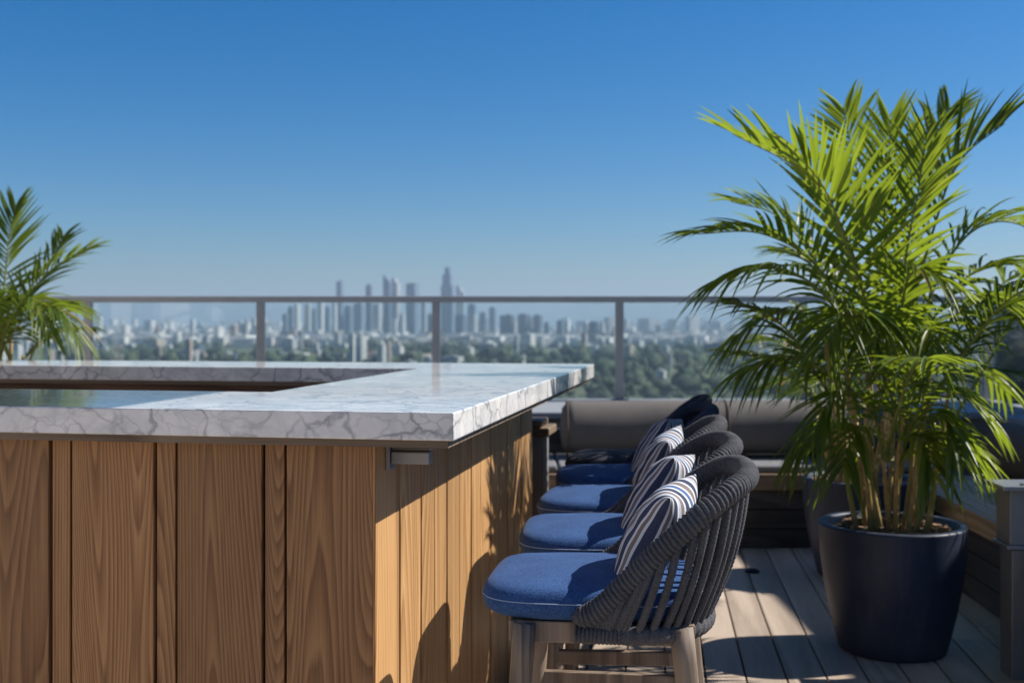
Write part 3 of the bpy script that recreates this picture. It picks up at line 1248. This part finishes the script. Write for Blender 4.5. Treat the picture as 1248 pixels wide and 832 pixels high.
# low front ones
fpx([(1100, 540, 4.4), (1128, 490, 4.25), (1165, 478, 4.2), (1215, 520, 4.15)], n=20, L=.27, w=.020, lift=.15, droop=.55, tone=.68)
fpx([(1100, 560, 4.4), (1130, 540, 4.3), (1155, 535, 4.25), (1185, 560, 4.2)], n=14, L=.24, w=.020, lift=.1, droop=.5, tone=.7)
fpx([(1070, 520, 4.4), (1045, 480, 4.28), (1010, 490, 4.2), (985, 545, 4.15)], n=18, L=.27, w=.020, lift=.1, droop=.6, tone=.45)
fpx([(1085, 470, 4.35), (1080, 400, 4.2), (1075, 385, 4.1), (1065, 430, 4.0)], n=20, L=.30, w=.019, lift=.1, droop=.6, tone=.5)
fpx([(1090, 520, 4.4), (1110, 440, 4.2), (1130, 400, 4.1), (1140, 440, 4.0)], n=20, L=.30, w=.019, lift=.1, droop=.6, tone=.55)
fpx([(1075, 470, 4.4), (1050, 400, 4.2), (1030, 380, 4.05), (1005, 420, 3.95)], n=22, L=.33, w=.020, lift=.1, droop=.55, tone=.35)
fpx([(1095, 470, 4.4), (1100, 370, 4.2), (1115, 330, 4.1), (1150, 340, 4.0)], n=22, L=.33, w=.020, lift=.15, droop=.5, tone=.55)
# small drooping shoots low on the canes
for path, tn in (([(1064, 575, 4.42), (1052, 530, 4.34), (1040, 525, 4.28), (1026, 575, 4.22)], .55),
                 ([(1096, 585, 4.4), (1112, 540, 4.3), (1124, 535, 4.25), (1138, 580, 4.2)], .7),
                 ([(1110, 590, 4.5), (1140, 545, 4.5), (1170, 540, 4.5), (1205, 580, 4.5)], .6),
                 ([(1066, 570, 4.5), (1030, 520, 4.5), (1000, 520, 4.5), (965, 560, 4.5)], .5),
                 ([(1105, 520, 4.6), (1150, 470, 4.7), (1190, 450, 4.75), (1230, 480, 4.8)], .5),
                 ([(1105, 560, 4.36), (1125, 515, 4.25), (1150, 510, 4.2), (1172, 560, 4.12)], .65)):
    pts_ = [P(*q_) for q_ in path]
    frond(palm, pts_, n=11, L=.25, w=.026, lift=.12, droop=.6, start=.35, tone=tn, org=ORG, base_r=.005)
# inner mass
for k in range(8):
    a = k * 2.39 + .4
    h = heads[k % len(heads)]
    el = rnd.uniform(.55, 1.25)
    L = rnd.uniform(.65, .95)
    dirv = Vector((math.cos(a) * math.cos(el), math.sin(a) * math.cos(el), math.sin(el)))
    b0 = h - Vector((0, 0, .12))
    frond(palm, [b0, b0 + dirv * L * .4, b0 + dirv * L * .75 + Vector((0, 0, -.02)), b0 + dirv * L * 1.0 + Vector((math.cos(a) * .10, math.sin(a) * .10, -.10))],
          n=20, L=rnd.uniform(.26, .34), w=.019, lift=.3, droop=.4, tone=.35, org=ORG, mat=M['leaf'] if k % 2 else M['leaf2'])


def generic_palm(name, label, base, nst, nfr, hgt, length, seed, mat, trunk=False):
    global rnd
    keep = rnd
    rnd = random.Random(seed)
    t = thing(name, label, 'palm', base, group='potted palms')
    hs = []
    for k in range(nst):
        a = k * 2.4
        q = .03 + .08 * math.sqrt((k + .5) / nst)
        p0 = base + Vector((q * math.cos(a), q * math.sin(a), -.01))
        p1 = base + Vector((q * 2 * math.cos(a), q * 2 * math.sin(a), hgt * rnd.uniform(.75, 1.15)))
        cane(t, p0, p1, rnd.uniform(.010, .016), base)
        hs.append(p1)
    for k in range(nfr):
        a = k * 2.39 + seed
        h = hs[k % len(hs)]
        el = rnd.uniform(.35, 1.3)
        L = length * rnd.uniform(.75, 1.1)
        ca, sa = math.cos(a), math.sin(a)
        dv = Vector((ca * math.cos(el), sa * math.cos(el), math.sin(el)))
        b0 = h - Vector((0, 0, .12))
        sag = .28 * L * math.cos(el)
        frond(t, [b0, b0 + dv * L * .4, b0 + dv * L * .75 - Vector((0, 0, sag * .3)), b0 + dv * L + Vector((ca * .08, sa * .08, -sag))],
              n=20, L=length * .36 * rnd.uniform(.85, 1.1), w=.019, lift=.35, droop=.4, tone=.4, org=base, mat=mat)
    rnd = keep
    return t


P2 = Vector((1.77, 5.86, 0))
make_planter('navy pot half hidden behind the front navy pot', P2)
generic_palm('potted_palm', 'second areca palm behind the front one, in the hidden navy pot', P2 + Vector((0, 0, .45)), 11, 11, .50, .78, 5, M['leaf2'])
# left palm behind the bar
P3 = Vector((-2.72, 6.0, 0))
make_planter('navy pot behind the bar at the left, under the left palm', P3)
lp = generic_palm('potted_palm', 'palm at the left edge behind the marble bar', P3 + Vector((0, 0, .45)), 7, 9, .80, .70, 11, M['leaf2'])
LO = P3 + Vector((0, 0, .45))
for path, tn, nn, LL, dr in (([(8, 430, 6.0), (25, 385, 6.0), (62, 335, 5.95), (118, 300, 5.9)], .4, 24, .36, .25),
                             ([(4, 430, 6.0), (12, 340, 6.0), (18, 285, 6.05), (26, 250, 6.1)], .5, 22, .34, .1),
                             ([(8, 430, 5.9), (40, 385, 5.8), (75, 375, 5.7), (104, 415, 5.65)], .45, 20, .30, .5),
                             ([(6, 430, 6.1), (34, 365, 6.2), (66, 320, 6.3), (84, 288, 6.4)], .35, 22, .34, .2),
                             ([(4, 435, 5.9), (22, 380, 5.75), (48, 365, 5.65), (66, 410, 5.6)], .35, 20, .28, .5),
                             ([(0, 430, 6.0), (-18, 330, 6.0), (-45, 270, 6.0), (-80, 250, 6.0)], .4, 22, .36, .3)):
    pts_ = [P(q_[0] - 6, q_[1], q_[2]) for q_ in path]
    frond(lp, [pts_[0] - Vector((0, 0, .25))] + pts_, n=nn + 7, L=LL, w=.018, lift=.3, droop=dr, tone=tn, org=LO, mat=M['leaf'])
mb = MB()
pts = [Vector((-.06 + .01 * math.sin(i * .5), .0, i * .07)) for i in range(20)]
mb.tube(pts, [.026 + (.003 if i % 2 else 0) for i in range(20)], 10)
mb.build('trunk', M['trunk'], lp, smooth=True)

# terracotta pot on the far bench
t = thing('flower_pot', 'small terracotta pot on the far bench behind the palms', 'pot', (1.96, 6.72, .469))
mb = MB()
mb.lathe([(.001, 0), (.06, 0), (.065, .01), (.085, .15), (.095, .152), (.098, .20), (.085, .20), (.08, .16), (.001, .16)], 32)
mb.build('pot', M['pot_terra'], t, smooth=False, bevel=.002)
mb = MB()
for k in range(26):
    a = k * 2.4
    leaflet(mb, Vector((.02 * math.cos(a), .02 * math.sin(a), .16)), Vector((.6 * math.cos(a), .6 * math.sin(a), rnd.uniform(.6, 1.4))).normalized(), Vector((-math.sin(a), math.cos(a), 0)), rnd.uniform(.1, .2), .03, .3, rnd.random())
mb.build('leaves', M['leaf2'], t, smooth=True)

# ------------------------------------------------------------------ unseen additions that shade or brighten the terrace
t = thing('side_canopy', 'flat canopy on steel posts beyond the right hand railing', 'canopy', (4.50, 3.2, 0))  # out of view, added to throw shade on deck, pot and bench
mb = MB()
mb.box(.03, .67, .03, 5.4, 3.02, 3.06)
mb.build('roof', M['canopy'], t, bevel=.004)
mb = MB()
mb.box(0, .028, 0, 5.43, 2.96, 3.10)
mb.box(.672, .70, 0, 5.43, 2.96, 3.10)
mb.box(.03, .67, 0, .028, 2.96, 3.10)
mb.box(.03, .67, 5.402, 5.43, 2.96, 3.10)
mb.build('frame', M['steel'], t, bevel=.004)
for x in (.06, .55):
    for y in (.06, 5.28):
        mb = MB()
        mb.box(x, x + .09, y, y + .09, -.44, 3.019)
        mb.build('post', M['steel'], t, bevel=.005)

t = thing('terrace_wing', 'pale rendered building wing along the left side of the terrace', 'building', (-5.45, 0, 0))  # out of view, added as a sunlit reflector for warm fill
mb = MB()
wins = [(-3.6, -2.2), (-.6, .8), (2.4, 3.8), (5.4, 6.8)]
mb.box(-3.0, 0, -5.5, 8.2, 2.45, 3.9)
mb.box(-3.0, 0, -5.5, 8.2, -.44, .85)
ylast = -5.5
for a_, b_ in wins + [(8.2, 8.2)]:
    mb.box(-3.0, -.001, ylast, a_, .851, 2.449)
    ylast = b_
mb.build('wall', M['white_render'], t)
mb = MB()
mb.box(-3.05, .05, -5.55, 8.25, 3.902, 3.98)
mb.build('coping', M['coping'], t, bevel=.006)
for a_, b_ in wins:
    mb = MB()
    for y0, y1, z0, z1 in ((a_, a_ + .06, .86, 2.44), (b_ - .06, b_, .86, 2.44), (a_ + .061, b_ - .061, .86, .92), (a_ + .061, b_ - .061, 2.38, 2.44), ((a_ + b_) / 2 - .025, (a_ + b_) / 2 + .025, .921, 2.379)):
        mb.box(-.16, -.10, y0, y1, z0, z1)
    fr = mb.build('window', M['steel'], t)
    mb = MB()
    mb.box(-.135, -.125, a_ + .061, b_ - .061, .921, 2.379)
    mb.build('pane', M['window_glass'], fr)

t = thing('bar_canopy', 'flat fabric canopy on steel posts over the left part of the bar', 'canopy', CORNER, -TH)  # out of view, added to put the counter's left end in shade
def bl(x, y):
    v = Vector((x, y, 0)) - CORNER
    c, s_ = math.cos(TH), math.sin(TH)
    return (v.x * c - v.y * s_, v.x * s_ + v.y * c)
ex = bl(1.085, 3.2)[0]
mb = MB()
mb.box(-5.2, ex, .2, 1.75, 3.0, 3.04)
mb.build('roof', M['canopy'], t, bevel=.005)
mb = MB()
mb.box(-5.24, ex + .02, .16, .20, 2.96, 3.08)
mb.box(-5.24, ex + .02, 1.75, 1.79, 2.96, 3.08)
mb.box(-5.24, -5.2, .20, 1.75, 2.96, 3.08)
mb.box(ex, ex + .03, .20, 1.75, 2.96, 3.08)
mb.build('frame', M['steel'], t, bevel=.004)
for y in (.3, 1.5):
    mb = MB()
    mb.box(-4.9, -4.78, y, y + .12, 0, 2.999)
    mb.build('post', M['steel'], t, bevel=.005)

# ------------------------------------------------------------------ ground, woodland, city
m, nt, b, out = new_mat('plain')
h = NT(nt)
o_ = h.obj()
n1 = h.noise(o_, .004, 6, .6)
n2 = h.noise(o_, .03, 5, .6)
c = h.ramp(h.math('ADD', h.math('MULTIPLY', n1, .7), h.math('MULTIPLY', n2, .3)),
           [(.30, (.030, .055, .022)), (.50, (.055, .085, .030)), (.60, (.12, .12, .06)), (.68, (.22, .17, .12)), (.8, (.2, .2, .19))])
h.lk(c, b.inputs['Base Color'])
b.inputs['Roughness'].default_value = .95
mb = MB()
E = 14000
nseg = 14
vs = [(-E + 2 * E * i / nseg, -2500 + (E + 2500) * j / nseg, 0) for j in range(nseg + 1) for i in range(nseg + 1)]
fs = [(j * (nseg + 1) + i, j * (nseg + 1) + i + 1, (j + 1) * (nseg + 1) + i + 1, (j + 1) * (nseg + 1) + i) for j in range(nseg) for i in range(nseg)]
mb.add(vs, fs)
setting(mb.build('ground', m, None, loc=(0, 0, GROUND)))

# woodland: one mass of crowns
m, nt, b, out = new_mat('woodland')
h = NT(nt)
a_ = h.attr()
n = h.noise(h.obj(), .35, 4)
c = h.ramp(h.math('ADD', h.math('MULTIPLY', a_, .7), h.math('MULTIPLY', n, .35)), [(.2, (.014, .030, .016)), (.6, (.032, .060, .026)), (.95, (.07, .09, .036))])
h.lk(c, b.inputs['Base Color'])
b.inputs['Roughness'].default_value = .9
bm = bmesh.new()
bmesh.ops.create_icosphere(bm, subdivisions=2, radius=1)
iv = np.array([v.co[:] for v in bm.verts])
bm.verts.index_update()
fi = np.array([[v.index for v in f.verts] for f in bm.faces])
bm.free()
rs = np.random.RandomState(4)
NT_ = 11500
dist = np.sqrt(rs.uniform(420 ** 2, 3300 ** 2, NT_))
px = rs.uniform(-.62, .62, NT_) * dist
dens = np.array([mnoise.noise(Vector((x * .0028, y * .0022, 5.0))) for x, y in zip(px, dist)])
dens2 = np.array([mnoise.noise(Vector((x * .012, y * .009, 9.0))) for x, y in zip(px, dist)])
keep = (dens > -.05) & (dens2 > -.17) & ((dist < 2100) | (dens > .12))
px, dist = px[keep], dist[keep]
n = len(px)
sz = (2.6 + 7.5 * rs.uniform(0, 1, n) ** 2) * (.8 + dist / 4500)
hz = sz * rs.uniform(.75, 1.1, n)
varr = np.zeros((n, len(iv), 3))
for k in range(n):
    f1, f2, f3 = rs.uniform(2.5, 6, 3)
    bumpy = 1 + .34 * np.sin(iv[:, 0] * f1 + k) * np.cos(iv[:, 1] * f2 + k * 1.7) + .30 * np.sin(iv[:, 2] * f3 + k * .7 + iv[:, 0] * 5) + rs.uniform(-.22, .22, len(iv))
    v = iv * bumpy[:, None]
    varr[k, :, 0] = v[:, 0] * sz[k] + px[k]
    varr[k, :, 1] = v[:, 1] * sz[k] + dist[k]
    varr[k, :, 2] = v[:, 2] * hz[k] + GROUND + hz[k] * .75
farr = (fi[None, :, :] + (np.arange(n) * len(iv))[:, None, None]).reshape(-1, 3)
me = bpy.data.meshes.new('woodland')
me.vertices.add(n * len(iv))
me.vertices.foreach_set('co', varr.reshape(-1))
nf = len(farr)
me.loops.add(nf * 3)
me.loops.foreach_set('vertex_index', farr.reshape(-1))
me.polygons.add(nf)
me.polygons.foreach_set('loop_start', np.arange(0, nf * 3, 3))
me.polygons.foreach_set('loop_total', np.full(nf, 3))
me.update()
me.validate()
at = me.attributes.new('rnd', 'FLOAT', 'FACE')
at.data.foreach_set('value', np.repeat(rs.uniform(0, 1, n), len(fi)))
me.materials.append(m)
wo_ = bpy.data.objects.new('woodland', me)
COL.objects.link(wo_)
tag(wo_, 'dark green woodland belt between the roof terrace and the city', 'woodland', kind='stuff')


def building(x0, x1, ytop, z, color, label, style='slab', name='building', group=None, depth=None, yaw=0.0, cat='building'):
    """a building given by its left/right edge and top in the photo and its distance"""
    w = (x1 - x0) / F * z
    cx = ((x0 + x1) / 2 - 624) / F * z
    hgt = EYE - (ytop - 390) / F * z - GROUND
    ap = abs(yaw)
    w = w / (math.cos(ap) + .75 * math.sin(ap))
    d = depth or w * rnd.uniform(.6, .9)
    mb = MB()
    hw, hd = w / 2, d / 2
    if style == 'stepped':
        mb.box(-hw, hw, -hd, hd, 0, hgt * .74)
        mb.box(-hw * .78, hw * .62, -hd * .8, hd * .8, hgt * .742, hgt * .90)
        mb.box(-hw * .5, hw * .35, -hd * .5, hd * .5, hgt * .902, hgt)
    elif style == 'crown':
        mb.box(-hw, hw, -hd, hd, 0, hgt * .93)
        mb.box(-hw * .96, hw * .1, -hd * .9, hd * .9, hgt * .932, hgt)
    elif style == 'slant':
        n0 = hgt * .88
        vs = [(-hw, -hd, 0), (hw, -hd, 0), (hw, hd, 0), (-hw, hd, 0), (-hw, -hd, hgt), (hw, -hd, n0), (hw, hd, n0), (-hw, hd, hgt)]
        mb.add(vs, [(3, 2, 1, 0), (4, 5, 6, 7), (0, 1, 5, 4), (1, 2, 6, 5), (2, 3, 7, 6), (3, 0, 4, 7)])
    elif style == 'arch':
        mb.box(-hw, -hw * .45, -hd, hd, 0, hgt * .95)
        mb.box(hw * .45, hw, -hd, hd, 0, hgt * .95)
        mb.box(-hw * .44, hw * .44, -hd * .8, hd * .8, 0, hgt * .90)
        mb.box(-hw, hw, -hd * .9, hd * .9, hgt * .951, hgt)
    else:
        mb.box(-hw, hw, -hd, hd, 0, hgt)
        q = rnd.uniform(-.3, .3)
        mb.box(hw * (q - .35), hw * (q + .35), -hd * .4, hd * .4, hgt * 1.001, hgt + min(6, max(2, hgt * .04)))
    o = mb.build(name, M['facade'], None, loc=(cx, z, GROUND), rotz=yaw)
    o.color = (*color, 1)
    tag(o, label, cat, group)
    return o


BL, DB, LT, WH, TN, PK = (.13, .20, .28), (.055, .095, .15), (.46, .47, .46), (.74, .73, .70), (.48, .40, .31), (.50, .37, .32)
sk = [
    (410, 419, 343, 3900, BL, 'slim blue tower standing alone left of the main skyline cluster', 'slab'),
    (446, 453.5, 348, 3800, DB, 'narrow dark blue tower just right of the slim lone tower', 'slab'),
    (467, 477, 334, 3700, DB, 'tall dark blue tower paired with a white crowned neighbour', 'slant'),
    (477, 488, 339, 3760, LT, 'pale tower with a bright white top beside the dark blue one', 'crown'),
    (495, 511, 345, 3600, BL, 'broad blue tower with arched top left of the tallest tower', 'arch'),
    (537.5, 556, 326, 3800, BL, 'tallest stepped blue tower in the skyline', 'stepped'),
    (556, 560, 349, 3850, DB, 'thin dark shoulder tower against the tallest tower', 'slab'),
    (560.5, 566, 350, 4000, LT, 'thin pale tower right of the tallest tower', 'slant'),
    (570, 581, 371, 3900, BL, 'square topped blue block right of the tallest tower', 'slab'),
    (555, 569, 384, 3300, DB, 'dark blue office slab below the tallest tower', 'slab'),
    (571.5, 581, 383, 3350, LT, 'pale striped slab beside the dark blue office slab', 'slab'),
    (584, 592, 381, 3900, BL, 'grey blue block between pale slab and thin tower', 'slab'),
    (596, 605, 375, 3900, BL, 'thin blue tower left of the three dark slabs', 'slab'),
    (609, 627, 384, 3250, DB, 'leftmost of the three dark slabs right of the skyline', 'slab'),
    (631, 646, 383, 3250, DB, 'middle one of the three dark slabs right of the skyline', 'slab'),
    (650, 661, 384, 3250, DB, 'rightmost of the three dark slabs right of the skyline', 'slab'),
    (646.5, 650, 386, 3300, LT, 'thin pale stair tower between two dark slabs', 'slab'),  # separate pale strip stands for sunlight on a slab's side
    (663, 670, 393, 3300, BL, 'small grey blue slab right of the three dark slabs', 'slab'),
    (678, 687, 391, 3200, DB, 'dark slab with a pale side near the fourth railing post', 'slab'),
    (688, 693, 392, 3220, LT, 'pale side block attached to a dark slab', 'slab'),  # sunlit face of the dark slab, made as its own pale box
    (711, 716, 391, 3200, WH, 'white slim block left of a short dark slab', 'slab'),
    (717, 730, 392, 3200, DB, 'short dark slab framed by two white blocks', 'slab'),
    (731, 737, 393, 3200, WH, 'white slim block right of a short dark slab', 'slab'),
    (358, 366, 371, 3500, WH, 'white residential tower at the left end of the cluster', 'slab'),
    (371, 379, 371, 3520, LT, 'pale residential tower second from the left of the cluster', 'slab'),
    (351, 358, 374, 3700, BL, 'grey tower behind the left white residential tower', 'slab'),
    (344, 351, 383, 3600, BL, 'short blue grey block left of the residential towers', 'slab'),
    (386, 394.5, 368, 3550, WH, 'white residential tower third from the left of the cluster', 'slab'),
    (380, 386, 377, 3400, BL, 'blue grey block between two white residential towers', 'slab'),
    (396, 403, 374, 3650, BL, 'blue block left of the slim white tower', 'slab'),
    (404.5, 411, 369, 3450, WH, 'slim bright white tower below the lone slim tower', 'slab'),
    (420, 430, 373, 3700, BL, 'blue block right of the slim bright white tower', 'slab'),
    (431, 444, 370, 3900, BL, 'wide hazy blue block left of the narrow dark tower', 'slab'),
    (454, 465, 371, 3950, LT, 'hazy pale block between narrow dark and tall dark towers', 'slab'),
    (477, 484, 389, 3250, WH, 'small white tower in front of the white crowned tower', 'slab'),
    (487.5, 493.5, 383, 3300, WH, 'small white tower left of the broad arched tower', 'slab'),
    (513, 520, 368, 3700, LT, 'pale tower right of the broad arched tower', 'slab'),
    (521, 529, 383, 3400, DB, 'dark block left of the third railing post', 'slab'),
    (342, 382, 404, 3100, DB, 'long low blue hall in front of the white towers', 'slab'),
    (383.5, 391.5, 402, 3000, WH, 'white block at the end of the long low blue hall', 'slab'),
    (471, 478, 408, 2900, WH, 'small white cube building at the edge of the woods', 'slab'),
    (519, 527, 405, 2950, TN, 'cream block left of the third railing post', 'slab'),
    (785, 800, 413, 2200, WH, 'white apartment block right of the fourth railing post', 'slab'),
    (818, 832, 415, 2200, WH, 'white apartment block second right of the fourth railing post', 'slab'),
    (838, 848, 431, 1700, WH, 'small white building low in the trees left of the palm', 'slab'),
    (857, 887, 419, 1750, DB, 'dark wide block beside pale ones left of the palm', 'slab'),
    (888, 897, 415, 1780, WH, 'white slim block between the dark wide block and the palm', 'slab'),
    (901, 911, 415, 1800, LT, 'pale slim block nearest to the palm fronds', 'slab'),
    (147, 159, 397, 2700, WH, 'tall white block right of the left railing post', 'slab'),
    (176, 199, 412, 2300, TN, 'wide cream block low in the left sprawl', 'slab'),
    (210, 222, 407, 2400, WH, 'white block in the middle of the left sprawl', 'slab'),
    (246, 257, 409, 2400, LT, 'pale cube block left of a tall white block', 'slab'),
    (260, 272, 398, 2650, WH, 'tall white block left of the second railing post', 'slab'),
    (280, 290, 397, 2800, PK, 'pinkish block left of the second railing post', 'slab'),
    (296, 303, 396, 2850, LT, 'grey slim block by the second railing post', 'slab'),
    (216, 238, 427, 1650, LT, 'long pale shed in the woods above the far counter', 'slab'),
    (273, 284, 430, 1560, WH, 'small white house in the woods above the far counter', 'slab'),
    (243, 252, 430, 1560, TN, 'small tan house in the woods above the far counter', 'slab'),
    (337, 378, 430, 1600, WH, 'long white warehouse in the woods right of the second post', 'slab'),
    (380, 392, 426, 1650, LT, 'pale two storey block beside the long white warehouse', 'slab'),
    (402, 430, 430, 1600, TN, 'long tan warehouse in the woods', 'slab'),
    (432, 478, 430, 1620, PK, 'long pinkish roofed warehouse in the woods', 'slab'),
    (484, 528, 431, 1590, TN, 'long cream warehouse left of the third post', 'slab'),
    (536, 566, 434, 1500, LT, 'low pale shed right of the third post', 'slab'),
    (569, 578, 430, 1560, WH, 'bright white house in the trees right of the third post', 'slab'),
    (628, 640, 434, 1500, WH, 'small white house in the trees above the marble counter', 'slab'),
    (799, 812, 451, 1150, WH, 'small white shed in the near woods right of the fourth post', 'slab'),
    (700, 714, 418, 2300, WH, 'white low block left of the fourth railing post', 'slab'),
    (738, 750, 418, 2250, LT, 'pale low block just left of the fourth railing post', 'slab'),
]
for q in sk:
    building(*q, yaw=-rnd.uniform(.25, .6), name='skyscraper' if q[2] < 372 else 'city_building', cat='tower' if q[2] < 372 else 'building')
# sprawl: individual small buildings, then the far remainder as one mass
cols = [WH, LT, TN, PK, BL, WH, WH]
cnt = 0
used = []
protos = []
rnd = random.Random(21)
for k in range(900):
    z = rnd.uniform(1150, 1900) if rnd.random() < .24 else rnd.uniform(1900, 3500)
    px_ = rnd.uniform(-30, 1290)
    w = 4 + 18 * rnd.random() ** 2
    yt = EYE - GROUND
    base_y = 390 + yt / z * F
    ht = rnd.uniform(10, 26) if rnd.random() < .82 else rnd.uniform(26, 46)
    top_y = base_y - ht / z * F
    if mnoise.noise(Vector((px_ * .012, z * .002, 2))) < -.12:
        continue
    building(px_, px_ + w, top_y, z, rnd.choice(cols), 'small hazy block in the low sprawl around the skyline', name='city_building',
             group='small blocks in the far sprawl', yaw=-rnd.uniform(.1, .8))
    cnt += 1
    if cnt >= 228:
        break
mb = MB()
for k in range(3600):
    z = 2500 + 7000 * rnd.random() ** 1.7
    x = rnd.uniform(-.58, .58) * z
    w, d = rnd.uniform(14, 55), rnd.uniform(14, 50)
    ht = rnd.uniform(8, 26) if z < 4200 or rnd.random() < .85 else rnd.uniform(30, 75)
    mt = Matrix.Translation((x, z, GROUND)) @ Matrix.Rotation(rnd.uniform(-.6, .6), 4, 'Z')
    mb.box(-w / 2, w / 2, -d / 2, d / 2, 0, ht, rnd.random(), mt)
fm = simple('far_city', (.55, .54, .52), .8, 0, .45, .004)
tag(mb.build('distant_city', fm), 'hazy low city spreading to the horizon', 'city', kind='stuff')

# ------------------------------------------------------------------ haze
m = bpy.data.materials.new('haze')
m.use_nodes = True
nt = m.node_tree
nt.nodes.clear()
out = nt.nodes.new('ShaderNodeOutputMaterial')
pv = nt.nodes.new('ShaderNodeVolumePrincipled')
pv.inputs['Color'].default_value = (.60, .79, .99, 1)
pv.inputs['Density'].default_value = 1.15e-4
pv.inputs['Anisotropy'].default_value = 0.1
nt.links.new(pv.outputs[0], out.inputs['Volume'])
mb = MB()
mb.box(-14100, 14100, -2600, 14100, GROUND - 1.0, 185)
hz_ = mb.build('haze', m)
hz_['kind'] = 'stuff'
hz_['label'] = 'pale blue haze over the city'
hz_['category'] = 'haze'
